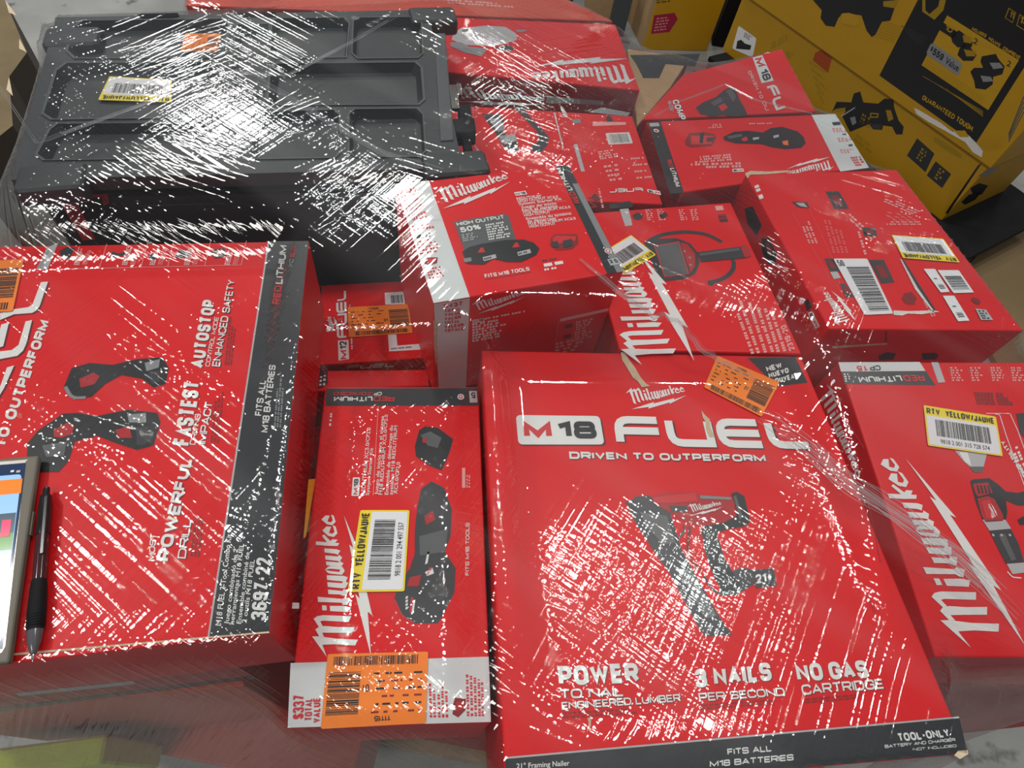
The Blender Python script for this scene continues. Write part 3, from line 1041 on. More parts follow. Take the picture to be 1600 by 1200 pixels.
s.poly(p, [(722, 393), (733, 386), (752, 381), (788, 375), (818, 374), (834, 379), (843, 388), (838, 398), (815, 409), (792, 409), (771, 404), (756, 413), (730, 412)], BLACK, 3)
for x0, y0 in ((752, 391), (806, 383)):
    s.poly(p, [(x0 - 6, y0 + 4), (x0 - 1, y0 - 4), (x0 + 3, y0 - 4), (x0 + 6, y0 + 3)], INKRED, 4)
for x0, y0 in ((754, 402), (808, 394)):
    s.poly(p, [(x0, y0), (x0 + 20, y0 - 5), (x0 + 22, y0 + 1), (x0 + 2, y0 + 6)], LGREY, 4)
    s.micro(p, (x0 + 3, y0 + 4.5), (x0 + 20, y0), (x0 + 2, y0 + 1), 1, BLACK, 5)
s.poly(p, [(724, 404), (736, 402), (737, 408), (726, 410)], GREY, 4)
p.build('battery_picture', c.root)
p = Part()
s.poly(p, [(859, 383), (861, 371), (868, 366), (902, 366), (904, 380), (894, 389), (870, 391)], DRED, 2)
s.poly(p, [(863, 372), (869, 368), (900, 369), (899, 376), (866, 382)], INKRED, 3)
s.poly(p, [(862, 378), (872, 376), (873, 386), (864, 386)], CHAR, 4)
s.poly(p, [(879, 376), (894, 373), (895, 384), (881, 387)], CHAR, 4)
p.build('charger_picture', c.root)
p = Part()
f.poly(p, [(677.5, 500), (684, 505), (683, 540), (684.5, 560), (681, 572), (678, 540)], TORN, 2)
p.build('worn_edge', c.root)

# ---- small carton with the orange sticker (between combo carton and $437 carton)
pl = level(.681)
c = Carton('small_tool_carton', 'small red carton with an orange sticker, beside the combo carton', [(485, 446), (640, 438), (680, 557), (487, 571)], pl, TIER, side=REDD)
s = c.top
p = Part()
s.poly(p, [(485, 449), (502, 447.5), (503, 470), (493, 476), (486, 475)], BAND, 1)
s.micro(p, (498, 473), (501, 450), (488, 473), 3, WHITE, word=3)
s.T(p, 'fuel', (543, 527), (540.5, 453), (526.5, 529), WHITE, .22)
s.poly(p, [(528, 532), (544.5, 531), (545.5, 561), (529, 563.5)], WHITE, 2)
s.T(p, 'M', (542.5, 561), (542, 547), (531.5, 561.5), INKRED, .25)
s.T(p, '12', (542, 545.5), (541.5, 533), (531, 546), BLACK, .22)
s.micro(p, (552, 545), (548, 470), (548, 546), 1, WHITE, word=5)
logo(s, p, (524, 517), (517, 495), (511, 516.5))
p.build('lettering', c.root)
p = Part()
s.poly(p, [(601, 457.5), (630, 455.5), (633, 475), (602, 476)], PAPER, 2)
q = s.quad((601, 457.5), (630, 455.5), (633, 475), (602, 476))
bars(p, q, .3, .1, .95, .75, BLACK, 3, 16, True, 4)
p.cut()
s.poly(p, [(606, 520), (619, 520), (621, 540), (660, 537), (662, 546), (608, 549)], PAPER, 2)
s.micro(p, (611, 546.5), (656, 542.5), (611, 543.5), 1, BLACK, 3)
p.build('barcode_label', c.root)
p = Part()
c.front.T(p, 'fuel', (541, 577), (616, 573), (545, 570.5), WHITE, .24)
p.build('front_lettering', c.root)
orange_sticker(s, c.root, (543, 480), (638, 475), (645, 520), (545, 527), 31)

# ---- the carton in front of it, mostly under its neighbours
pl = level(.681)
c = Carton('small_tool_carton', 'mostly hidden red carton with a black corner, behind the $337 carton', [(487, 579), (668, 577), (672, 602), (484, 612)], pl, TIER, side=REDD)
s = c.top
p = Part()
s.poly(p, [(488, 580), (512, 579.5), (512, 600), (502, 607), (487, 608)], BAND, 1)
s.micro(p, (492, 603), (494, 582), (509, 602), 3, WHITE, word=3)
p.build('corner_flash', c.root)

# ---- inspection camera carton
pl = level(.575)
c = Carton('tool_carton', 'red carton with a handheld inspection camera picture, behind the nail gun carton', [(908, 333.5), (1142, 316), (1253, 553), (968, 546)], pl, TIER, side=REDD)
s = c.top
p = Part()
s.poly(p, [(968, 327), (982, 325.5), (988, 352), (977, 353.5)], LGREY, 2)
s.disc(p, (979, 332), .0022, WHITE, 3)
s.poly(p, [(988, 336), (995, 332), (1004, 334), (1004, 341), (996, 344), (989, 341)], CHAR, 2)
for x0 in (1008, 1026, 1060, 1078):
    s.micro(p, (x0 + 4, 345), (x0 + 16, 343.5), (x0, 327), 6, PINK, 2, word=3)
s.poly(p, [(1030, 336), (1040, 331), (1044, 337), (1034, 342)], CHAR, 2)
q = s.quad((1119, 330), (1132, 329), (1138, 346), (1125, 347))
bars(p, q, 0, 0, 1, .7, BLACK, 2, 7, False, 8)
s.poly(p, [(1117, 322), (1129, 321), (1131, 328), (1119, 329)], PINK, 2)
s.T(p, '2319-20', (1242, 546), (1227.5, 507), (1233.5, 549.5), PINK, .2)
for k, (a, b) in enumerate((((1179, 552), (1150, 474)), ((1188, 551), (1158, 466)), ((1199, 550), (1170, 462)), ((1210, 549), (1182, 466)), ((1219, 549), (1190, 455)), ((1229, 548), (1203, 470)))):
    s.micro(p, a, b, (a[0] - 5.5, a[1] + 1.5), 1, PINK, 2, word=6, fill=.85)
p.build('lettering', c.root)
p = Part()
logo(s, p, (1053.8, 548.8), (979, 391), (982.8, 545.6))
p.build('logo', c.root)
p = Part()
s.path(p, [(1014, 376), (1034, 366), (1070, 361.5), (1104, 365), (1128, 378)], CHAR, .0062, 2)
s.path(p, [(1142, 398), (1148, 414), (1143, 426), (1128, 437), (1110, 441)], CHAR, .0062, 2)
s.poly(p, [(1006, 378), (1016, 373), (1058, 372), (1078, 380), (1090, 394), (1093, 412), (1086, 428), (1066, 437), (1032, 439), (1024, 424)], CHAR, 3)
s.poly(p, [(1022, 384), (1061, 377), (1077, 428), (1038, 433)], INKRED, 4)
s.poly(p, [(1024, 385), (1060, 378.5), (1075, 427), (1039, 431.5)], MGREY, 5)
s.poly(p, [(1063, 379), (1074, 381), (1086, 396), (1086, 416), (1079, 426)], REDD, 4)
for a in ((1069.5, 392.5), (1078, 402.5), (1079, 414)):
    s.disc(p, a, .0019, GREY, 5)
s.poly(p, [(1090, 394), (1166, 384), (1172, 391), (1174, 400), (1166, 403), (1095, 409)], CHAR, 4)
s.poly(p, [(1157, 386), (1166, 385), (1172, 391), (1174, 400), (1164, 402.5)], REDD, 5)
s.poly(p, [(1092, 396), (1155, 387), (1156, 391), (1094, 400)], MGREY, 5)
s.poly(p, [(1106, 438), (1124, 437), (1112, 447), (1106, 444)], CHAR, 3)
p.build('tool_picture', c.root)
return_sticker(s, c.root, (1025, 398), (977, 427), (940, 395), (986, 367), None, 9)

# ---- carton turned face down, with several bar code labels (right)
pl = level(.545)
c = Carton('tool_carton', 'red carton lying face down with a long white bar code label on it', [(1165, 272), (1401, 265), (1600, 517), (1296, 514)], pl, TIER, side=RED)
s = c.top
lt = c.left
p = Part()
for a in ([(1290, 299), (1311, 299), (1327, 326), (1304, 327)], [(1357, 406), (1381, 406), (1398, 441), (1377, 443)], [(1288, 404), (1302, 404), (1312, 424), (1297, 424)], [(1312, 443), (1320, 443), (1334, 464), (1321, 464)], [(1237, 315), (1261, 316), (1265, 325), (1247, 324)], [(1347, 355), (1368, 356), (1371, 369), (1350, 369)]):
    s.poly(p, a, CHAR, 2)
    cx, cy = sum(q[0] for q in a) / 4, sum(q[1] for q in a) / 4
    s.poly(p, [(cx + (x - cx) * .55, cy + (yy - cy) * .55) for x, yy in a], DRED, 3)
s.poly(p, [(1243, 317), (1256, 317), (1262, 324), (1250, 322)], LGREY, 4)
s.poly(p, [(1413, 458), (1424, 456), (1433, 466), (1428, 476), (1415, 475), (1409, 466)], DRED, 2)
s.poly(p, [(1297, 425), (1308, 424), (1314, 434), (1303, 436)], LGREY, 3)
p.build('tool_picture', c.root)
p = Part()
for bl, br, tl, n in (((1262, 380), (1247, 340), (1279, 380), 3), ((1300, 395), (1283, 335), (1327, 395), 4), ((1349, 398), (1333, 345), (1356, 397), 1), ((1360, 375), (1316, 335), (1370, 370), 2), ((1395, 345), (1366, 327), (1436, 345), 4), ((1440, 352), (1376, 352), (1436, 345), 2), ((1424, 335), (1372, 312), (1440, 330), 3), ((1455, 495), (1430, 450), (1463, 493), 2)):
    s.micro(p, bl, br, tl, n, LRED if n > 3 else PINK, 2, fill=.55, word=5)
for a, b in (((1238, 332), (1296, 434)), ((1308, 444), (1318, 466)), ((1300, 402), (1312, 443)), ((1318, 466), (1334, 467)), ((1264, 325), (1300, 402))):
    s.line(p, a, b, LRED, .0005)
s.micro(p, (1186, 312), (1172, 276), (1194, 309), 1, WHITE, 2, fill=.8, word=4)
p.build('lettering', c.root)
p = Part()
logo(s, p, (1327, 499), (1294, 456), (1306, 503))
p.build('logo', c.root)
return_sticker(s, c.root, (1500, 410), (1411, 403), (1393, 367), (1474, 373), None, 17)
p = Part()
q = s.quad((1302, 404), (1355, 404), (1396, 490), (1351, 492))
rrect(p, q, 0, 0, 1, 1, PAPER, 6, .05, .03)
bars(p, q, .25, .06, .92, .86, BLACK, 7, 34, False, 6)
qtext(p, q, '50', .06, .86, .24, .97, BLACK, 7, .2)
p.build('barcode_label', c.root, 'long white label with a large bar code')
for quad, n in (([(1465, 422), (1498, 422), (1522, 457), (1490, 458)], 12), ([(1443, 420), (1461, 420), (1484, 456), (1470, 457)], 0), ([(1473, 462), (1491, 462), (1515, 501), (1497, 502)], 0)):
    p = Part()
    q = s.quad(*quad)
    rrect(p, q, 0, 0, 1, 1, PAPER, 6, .04, .04)
    if n:
        bars(p, q, .12, .15, .9, .75, CHAR, 7, n, False, 2)
    else:
        bars(p, q, .25, .15, .8, .35, MGREY, 7, 5, False, 9)
        rect(p, q, .3, .55, .6, .60, MGREY, 7)
    p.build('barcode_label', c.root)
p = Part()
s.poly(p, [(1524, 482), (1541, 484), (1552, 500), (1533, 500)], LGREY, 6)
s.micro(p, (1536, 499), (1549, 499), (1528, 484), 4, CHAR, 7, word=3)
s.disc(p, (1525, 470), .006, DRED, 3)
p.build('approval_label', c.root)
p = Part(True)
s.poly(p, [(1408, 405), (1413, 407), (1440, 450), (1464, 487), (1459, 488), (1432, 450)], CHAR, 3)
s.poly(p, [(1406, 404), (1409, 406), (1434, 450), (1460, 487), (1457, 487), (1430, 452)], TORNW, 4)
s.poly(p, [(1396, 485), (1420, 486), (1460, 485), (1468, 487), (1440, 491), (1418, 490), (1410, 493), (1396, 492)], TORNW, 4)
s.poly(p, [(1164, 271), (1172, 267), (1200, 268), (1230, 266), (1240, 268), (1200, 272), (1172, 273), (1168, 279)], TORN, 4)
p.build('torn_patch', c.root)
p = Part()
lt.poly(p, [(1163, 326), (1176, 322), (1190, 352), (1182, 368), (1168, 350)], CHAR, 1)
lt.poly(p, [(1190, 372), (1202, 372), (1213, 396), (1212, 412), (1200, 412), (1190, 392)], BLACK, 1)
lt.poly(p, [(1195, 380), (1201, 378), (1207, 392), (1202, 400)], DRED, 2)
badge(lt, p, (1274, 514), (1262, 489), (1269, 486), (1281, 510))
lt.poly(p, [(1256, 470), (1263, 467), (1269, 480), (1261, 487)], CHAR, 1)
for k in range(4):
    lt.micro(p, (1246 + 6 * k, 484 + 6 * k), (1262 + 6 * k, 520 + 4 * k), (1251 + 6 * k, 480 + 6 * k), 1, LRED, word=4)
p.build('side_print', c.root)
p = Part()
f = c.front
f.poly(p, [(1383, 517), (1386, 517), (1386, 534), (1383, 536)], DRED, 1)
f.poly(p, [(1300, 541), (1386, 536), (1386, 538.5), (1301, 544)], TORN, 2)
f.poly(p, [(1372, 556), (1385, 550), (1400, 552), (1396, 562), (1374, 563)], CHAR, 1)
f.poly(p, [(1440, 552), (1460, 551), (1467, 555), (1462, 562), (1442, 562)], CHAR, 1)
p.build('front_flap', c.root)

# ---- drill carton (far right, tilted)
lab = level(.572).at((1504, 672))
pl = Plane(lab, (-.09, -.13, 1))
T = para(pl, (1310, 565), (1640, 566), (1480, 1027))
T[3] = pl.at((1462, 1027))
T[2] = T[3] + (T[1] - T[0])
c = Carton('tool_carton', 'red carton with a cordless drill picture and an upright yellow return sticker', T, pl, TIER, side=RED)
s = c.top
lt = c.left
p = Part(True)
s.poly(p, [(1310, 566), (1437, 565.5), (1446, 579.5), (1314, 580.5)], STRIP, 1)
s.poly(p, [(1314.5, 581), (1447, 580), (1462, 602), (1320.5, 600)], BAND, 1)
s.poly(p, [(1455, 566), (1466, 566), (1477, 597), (1466, 598)], LGREY, 1)
p.build('printed_band', c.root)
p = Part()
s.T(p, 'CP', (1375, 570.5), (1358, 571), (1377, 578.5), BLACK, .2)
s.T(p, '1.5', (1355, 571), (1338, 571.5), (1357, 579), INKRED, .22)
s.T(p, 'RED', (1442, 585.5), (1409, 586.5), (1446, 595), INKRED, .22)
s.T(p, 'LITHIUM', (1407, 586.5), (1340, 588.5), (1411, 596), WHITE, .22)
s.micro(p, (1321, 597), (1331, 597), (1318, 583), 4, WHITE, word=2)
for x0 in (1482, 1513, 1545, 1577):
    s.micro(p, (x0 + 6, 596), (x0 + 26, 596), (x0 + 2, 573), 6, PINK, word=3)
    s.line(p, (x0 - 4, 567), (x0 + 5, 597), LRED, .0005)
s.line(p, (1541, 646), (1571, 646), WHITE, .0008)
s.path(p, [(1562, 646), (1578, 646), (1590, 672), (1625, 770)], WHITE, .0009)
s.path(p, [(1552, 646), (1562, 648), (1572, 680), (1612, 790)], WHITE, .0009)
s.T(p, 'DURABILITY', (1604, 742), (1568, 687), (1599, 746), WHITE, .22)
s.micro(p, (1618, 760), (1588, 690), (1606, 766), 2, WHITE, word=6)
s.micro(p, (1527, 632), (1590, 634), (1522, 612), 3, DRED, word=7, fill=.9)
s.poly(p, [(1588, 646), (1600, 645), (1616, 690), (1606, 690), (1594, 676)], CHAR, 3)
p.build('lettering', c.root)
p = Part()
logo(s, p, (1560.6, 981.7), (1399.6, 717.7), (1482.7, 970))
p.build('logo', c.root)
p = Part()
s.poly(p, [(1516, 752), (1520, 749), (1546, 747), (1560, 757), (1572, 768), (1590, 770), (1612, 765), (1620, 790), (1590, 790), (1572, 782), (1574, 800), (1572, 812), (1575, 826), (1545, 828), (1535, 812), (1525, 785)], BLACK, 2)
s.poly(p, [(1520, 756), (1544, 754), (1551, 770), (1528, 776), (1523, 768)], REDD, 3)
for k in range(4):
    s.poly(p, [(1526 + 5.5 * k, 758), (1528.5 + 5.5 * k, 758), (1532 + 5.5 * k, 771), (1529 + 5.5 * k, 771)], BLACK, 4)
s.poly(p, [(1527, 779), (1544, 775), (1554, 780), (1568, 806), (1567, 814), (1540, 816), (1534, 806)], REDD, 3)
s.poly(p, [(1533, 784), (1546, 780), (1559, 804), (1555, 810), (1541, 810)], INKRED, 4)
logo(s, p, (1556, 806), (1546, 787), (1550, 808), layer=5)
s.poly(p, [(1535, 812), (1571, 812), (1580, 826), (1546, 829)], LGREY, 3)
s.poly(p, [(1546, 829), (1580, 827), (1592, 850), (1600, 878), (1572, 881), (1556, 850)], CHAR, 3)
s.poly(p, [(1560, 836), (1570, 834), (1588, 874), (1580, 876)], MGREY, 4)
for k in range(3):
    s.disc(p, (1552 + 13 * k, 836), .0014, LGREY, 5)
s.poly(p, [(1573, 881), (1600, 879), (1606, 894), (1582, 897)], LGREY, 3)
s.path(p, [(1574, 893), (1582, 902), (1596, 903)], WHITE, .0012, 3)
s.poly(p, [(1590, 812), (1600, 806), (1612, 812), (1606, 820), (1594, 820)], BLACK, 3)
p.build('tool_picture', c.root)
p = Part()
s.poly(p, [(1492, 704), (1542, 709), (1537, 729), (1534, 737), (1520, 736), (1515, 729), (1505, 720)], LGREY, 2)
s.poly(p, [(1515, 729), (1537, 729), (1535, 738), (1522, 738)], MGREY, 3)
s.poly(p, [(1498, 706), (1512, 707), (1518, 728), (1508, 722)], WHITE, 3)
p.build('socket_picture', c.root)
return_sticker(s, c.root, (1443, 633), (1556, 651), (1567, 713), (1450, 696), '9818 2 001 315 728 574', 29)
p = Part()
logo(lt, p, (1283, 625), (1338, 747), (1301, 614), WHITE)
p.build('side_logo', c.root)

# ---- starter kit carton turned away (upper right)
pl = level(.563)
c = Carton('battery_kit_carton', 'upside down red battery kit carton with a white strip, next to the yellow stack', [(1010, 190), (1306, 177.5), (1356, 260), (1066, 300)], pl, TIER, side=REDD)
s = c.top
p = Part(True)
s.poly(p, [(1012, 191), (1032, 190), (1068.5, 300.5), (1047, 303)], BAND, 1)
s.poly(p, [(1268, 179.5), (1305, 178), (1358, 262), (1313, 268)], STRIP, 1)
p.build('printed_band', c.root)
p = Part()
s.T(p, 'RED', (1042, 250), (1046, 262), (1048.5, 249), INKRED, .22)
s.T(p, 'LITHIUM', (1046.5, 263), (1056, 292), (1054, 262), WHITE, .22)
s.disc(p, (1025.5, 204), .0045, WHITE)
s.disc(p, (1025.5, 204), .0024, INKRED, 4)
s.poly(p, [(1014, 192.5), (1029, 191.5), (1031, 197), (1016, 198)], LGREY, 2)
s.micro(p, (1143, 251), (1078, 256), (1141, 240), 3, PINK, word=5, fill=.75)
s.micro(p, (1158, 262), (1078, 264), (1157, 253), 2, PINK, word=5, fill=.75)
badge(s, p, (1163, 268), (1145, 269), (1144, 264), (1161, 263))
s.micro(p, (1206, 194), (1160, 195), (1206, 191), 1, PINK, word=5)
s.micro(p, (1128, 200), (1106, 201), (1126, 193), 3, PINK, word=4)
for a in ([(1300, 191), (1312, 190), (1314, 195), (1302, 196)], [(1316, 209), (1322, 208.5), (1322, 210.5), (1317, 211)], [(1325, 226), (1332, 225), (1332, 228), (1327, 229)]):
    s.poly(p, a, CHAR, 2)
for x0, y0 in ((1303, 204), (1311, 219), (1315, 237)):
    s.micro(p, (x0, y0 + 3), (x0 + 22, y0 + 2), (x0 - 3, y0 - 4), 3, LRED, word=3)
s.micro(p, (1338, 260), (1356, 258), (1328, 245), 4, INKRED, word=4, fill=.75)
p.build('lettering', c.root)
p = Part()
logo(s, p, (1293, 251), (1230, 268), (1295, 264))
p.build('logo', c.root)
p = Part()
s.poly(p, [(1070, 221), (1077, 208), (1100, 206), (1117, 210), (1119, 216), (1112, 228), (1078, 230), (1071, 226)], DRED, 2)
s.poly(p, [(1079, 212), (1115, 212), (1112, 225), (1080, 226)], INKRED, 3)
s.poly(p, [(1094, 208), (1100, 208), (1098, 224), (1093, 223)], BLACK, 4)
s.poly(p, [(1104, 215), (1116, 214), (1113, 221), (1104, 222)], CHAR, 4)
p.build('charger_picture', c.root)
p = Part()
s.poly(p, [(1130, 214), (1146, 206), (1168, 204), (1192, 207), (1204, 200), (1222, 198), (1246, 205), (1256, 214), (1259, 224), (1252, 231), (1226, 233), (1206, 230), (1190, 225), (1150, 224), (1132, 219)], BLACK, 2)
s.poly(p, [(1136, 213), (1158, 209), (1160, 213), (1140, 217)], MGREY, 3)
s.poly(p, [(1158, 217), (1166, 213), (1169, 219), (1162, 221)], INKRED, 3)
s.poly(p, [(1222, 221), (1231, 219), (1232, 227), (1224, 226)], mat('orange ink', (.9, .16, .02), .5), 3)
s.poly(p, [(1208, 212), (1217, 210), (1217, 214), (1209, 216)], LGREY, 3)
s.poly(p, [(1176, 215), (1186, 214), (1186, 217), (1177, 219)], LGREY, 3)
p.build('battery_picture', c.root)

# ---- carton with the word mark running downwards (behind it)
pl = level(.58)
c = Carton('tool_carton', 'red carton with a white wordmark running down its edge, behind the upside down battery carton', [(1068, 116), (1222, 76), (1275, 174), (1003, 187)], pl, TIER, side=REDD)
s = c.top
p = Part()
q = s.quad((1193, 86), (1172, 92), (1192, 131), (1209, 127))
s.poly(p, [(1176, 90), (1191, 86), (1209, 126), (1190, 130)], STRIP, 2)
s.T(p, 'M', (1178, 92), (1184, 105), (1191, 89), INKRED, .25)
s.T(p, '18', (1186, 110), (1194, 127), (1198, 106), BLACK, .24)
s.T(p, 'fu', (1196, 136), (1213, 173), (1212, 131), STRIP, .24)
s.T(p, 'DRIVEN TO', (1168, 112), (1188, 155), (1173, 110), PINK, .25)
s.T(p, 'OU', (1190, 159), (1197, 174), (1195, 157), PINK, .25)
s.TS(p, 'COMP', (1050, 157), (1062, 188), (1060, 155), WHITE, .25)
s.T(p, 'SIZE', (1043, 159), (1048, 174), (1048, 157), LGREY, .22)
p.build('lettering', c.root)
p = Part()
s.poly(p, [(1087, 168), (1098, 160), (1118, 152), (1132, 140), (1142, 136), (1150, 140), (1155, 154), (1164, 170), (1168, 180), (1150, 182), (1130, 179), (1112, 182), (1094, 178)], CHAR, 2)
s.poly(p, [(1122, 166), (1132, 161), (1138, 168), (1128, 174)], INKRED, 3)
s.poly(p, [(1110, 160), (1126, 152), (1130, 158), (1116, 166)], MGREY, 3)
s.poly(p, [(1134, 142), (1142, 138), (1150, 150), (1146, 160)], MGREY, 3)
p.build('tool_picture', c.root)

# ---- long carton with the upside down logo (top middle)
pl = level(.56)
c = Carton('tool_carton', 'red carton with an upside down logo, in the back row beside the black toolbox', [(645, 24), (962, 38), (1000, 141), (655, 108)], pl, TIER, side=REDD)
s = c.top
f = c.front
p = Part()
logo(s, p, (972, 101), (832, 112), (977, 127), STRIP)
f.poly(p, [(855, 150), (943, 158), (943, 163.5), (853, 161)], LGREY, 1)
p.build('logo', c.root)
p = Part()
logo(f, p, (722, 153), (850, 158), (713, 137), STRIP)
p.build('front_logo', c.root)
p = Part()
s.poly(p, [(708, 52), (720, 44), (760, 40), (790, 42), (806, 52), (808, 62), (790, 68), (768, 72), (724, 70), (706, 62)], LGREY, 2)
s.poly(p, [(704, 66), (720, 66), (734, 73), (762, 76), (752, 88), (726, 82), (704, 72)], GREY, 3)
s.poly(p, [(772, 74), (796, 70), (804, 76), (796, 82), (782, 80)], CHAR, 3)
s.poly(p, [(722, 46), (732, 45), (732, 50), (722, 50)], CHAR, 3)
s.poly(p, [(806, 46), (825, 47), (818, 50), (808, 50)], GREY, 3)
p.build('blade_picture', c.root)

# ---- carton with grey tool pictures, in front of it
pl = level(.577)
c = Carton('tool_carton', 'red carton with two grey tool outlines, beside the toolbox latch', para(pl, (690, 163), (988, 181), (1036, 319)), pl, TIER, side=REDD)
s = c.top
p = Part()
s.poly(p, [(752, 178), (782, 178), (790, 190), (782, 196), (790, 210), (806, 214), (812, 236), (796, 238), (786, 228), (772, 205)], CHAR, 2)
s.poly(p, [(764, 186), (780, 184), (790, 202), (778, 206)], GREY, 3)
s.poly(p, [(778, 212), (804, 210), (808, 220), (788, 226)], GREY, 3)
p.cut()
s.poly(p, [(801, 166), (816, 167), (835, 190), (846, 200), (858, 214), (856, 226), (846, 238), (832, 237), (830, 228), (842, 220), (838, 204), (824, 190)], CHAR, 2)
p.build('tool_picture', c.root)
p = Part()
logo(s, p, (756, 271), (732, 222), (734, 270), LGREY)
p.build('logo', c.root)
p = Part()
s.line(p, (866, 176), (880, 232), LGREY, .0024)
s.poly(p, [(875, 166), (880, 168), (887, 180), (882, 184)], LGREY, 2)
s.poly(p, [(894, 187), (906, 186), (908, 192), (896, 193)], GREY, 2)
s.poly(p, [(896, 226), (902, 225), (914, 268), (908, 268)], LGREY, 2)
q = s.quad((946, 208), (983, 206.5), (989, 224), (951, 226))
rrect(p, q, 0, 0, 1, 1, TORNW, 2, .05, .05)
bars(p, q, .12, .12, .9, .88, GREY, 3, 18, True, 14)
s.micro(p, (938, 250), (970, 245), (934, 236), 4, PINK, word=4)
for k in range(4):
    s.micro(p, (986 + 3 * k, 250 + 10 * k), (1012 + 3 * k, 248 + 10 * k), (985 + 3 * k, 246 + 10 * k), 1, PINK, word=5)
    s.micro(p, (944 + 3 * k, 263 + 7 * k), (974 + 3 * k, 259 + 7 * k), (943 + 3 * k, 258 + 7 * k), 1, PINK, word=5)
s.T(p, 'M', (918, 309), (923, 325), (928, 307), DRED, .22)
s.T(p, '18', (921, 303), (930, 314), (930, 301), CHAR, .22)
s.micro(p, (940, 325), (933, 292), (944, 324), 1, PINK, word=5, fill=.8)
s.T(p, 'fuel', (1005, 299), (952, 301), (1004, 293), WHITE, .22)
badge(s, p, (1033, 305), (1012, 300), (1011, 295.5), (1031, 298.5))
s.poly(p, [(952, 319), (984, 314), (990, 321), (986, 324), (953, 326)], BAND, 2)
s.poly(p, [(920, 175), (980, 182), (985, 176), (940, 168)], GREY, 2)
s.poly(p, [(926, 190), (978, 191), (978, 195), (926, 197)], PINK, 2)
s.poly(p, [(946, 186), (950, 180), (956, 183), (958, 189), (950, 190)], BLACK, 2)
p.build('lettering', c.root)

# ---- the carton behind the toolbox, seen edge on; red card tinted orange for film haze
pl = level(.60)
c = Carton('tool_carton', 'red carton tinted orange for film haze, behind the black toolbox, only its back edge in view', [(300, -52), (880, -4), (958, 33), (290, 8)], pl, TIER, side=ORED, top=ORED)
p = Part()
c.top.micro(p, (700, 6), (820, 14), (698, -2), 2, PINK, word=6)
p.build('lettering', c.root)

# ---- plain kraft carton glimpsed through the gap
pl = level(.59)
c = Carton('kraft_carton', 'plain brown carton low in the gap between the back red cartons', [(980, 76), (1078, 90), (1048, 136), (996, 196)], pl, TIER - .001, side=KRAFT, top=KRAFT)
p = Part()
c.top.poly(p, [(984, 86), (1094, 84), (1086, 104), (1040, 100), (1030, 122), (1005, 122), (994, 100)], BLACK, 1)
p.build('black_print', c.root)
# ================================================================== the black toolbox at the upper left and the bag under it
pl = level(.50)
LQ = [(88, 27), (668, 15), (724, 262), (17, 281)]
T = [pl.at(p) for p in LQ]
ZB = EYE.z - .50
base = Vector((sum(p.x for p in T) / 4, sum(p.y for p in T) / 4, ZB - .026))
tb = thing('toolbox', base, 'black plastic toolbox with a recessed lid, lying flat on the black fabric bag', 'toolbox')
s = Sheet(pl)
RECESS = [
    [(118, 44), (130, 34), (345, 31), (356, 39), (352, 84), (341, 91), (120, 92), (107, 80)],
    [(371, 40), (420, 39), (414, 140), (404, 150), (360, 151), (358, 140)],
    [(426, 34), (436, 30), (537, 29), (545, 38), (540, 90), (432, 92), (423, 84)],
    [(553, 34), (561, 29), (649, 28), (658, 36), (660, 84), (652, 91), (560, 92), (551, 84)],
    [(424, 108), (434, 101), (648, 99), (657, 107), (661, 156), (652, 164), (440, 165), (420, 158)],
    [(404, 186), (414, 176), (522, 173), (530, 181), (532, 238), (522, 247), (398, 249), (390, 240)],
    [(546, 180), (555, 172), (651, 171), (660, 180), (664, 236), (656, 245), (556, 246), (546, 238)],
    [(90, 112), (106, 100), (334, 99), (346, 108), (330, 176), (318, 184), (84, 187), (70, 178)],
    [(80, 204), (92, 195), (318, 193), (328, 202), (322, 240), (310, 248), (72, 251), (60, 242)],
    [(214, 21.5), (278, 20), (281, 27), (270, 29), (222, 30)],
    [(366, 20), (430, 19), (434, 26), (424, 28), (372, 28)],
]
from mathutils.geometry import delaunay_2d_cdt
bm = bmesh.new()
loops = [[Vector(T[k]) for k in (3, 2, 1, 0)]] + [[s.pl.at(p) for p in rc] for rc in RECESS]
flat = [Vector((p.x, p.y)) for lp in loops for p in lp]
edges, k = [], 0
for lp in loops:
    edges += [(k + i, k + (i + 1) % len(lp)) for i in range(len(lp))]
    k += len(lp)
cv, ce, cf_, ov_, oe_, of_ = delaunay_2d_cdt(flat, edges, [], 1, 1e-7)
allv = [bm.verts.new((v.x, v.y, ZB)) for v in cv]


def within(c, poly):
    r = False
    for i in range(len(poly)):
        a, b = poly[i], poly[i - 1]
        if (a.y > c.y) != (b.y > c.y) and c.x < (b.x - a.x) * (c.y - a.y) / (b.y - a.y) + a.x:
            r = not r
    return r


for tri in cf_:
    c_ = sum((cv[i] for i in tri), Vector((0, 0))) / len(tri)
    if not any(within(c_, lp) for lp in loops[1:]):
        bm.faces.new([allv[i] for i in tri])
remap = {}
for i, src in enumerate(ov_):
    for j in src:
        remap[j] = allv[i]
allv = [remap[j] for j in range(len(flat))]
vo = allv[:4]
k = 4
for rc in RECESS:
    v = allv[k:k + len(rc)]
    k += len(rc)
    c0 = sum((q.co for q in v), Vector()) / len(v)
    deep = .012 if len(v) > 5 else .006
    inn = [bm.verts.new(c0 + (q.co - c0) * .93 + Vector((0, 0, -deep))) for q in v]
    for i in range(len(v)):
        j = (i + 1) % len(v)
        bm.faces.new((v[i], v[j], inn[j], inn[i]))
    bm.faces.new(inn)
lo = [bm.verts.new(q.co + Vector((0, 0, -.018))) for q in vo]
for i in range(4):
    j = (i + 1) % 4
    bm.faces.new((vo[i], vo[j], lo[j], lo[i]))
bm.faces.new(lo)
bmesh.ops.recalc_face_normals(bm, faces=bm.faces)
bmesh.ops.translate(bm, vec=-base, verts=bm.verts)
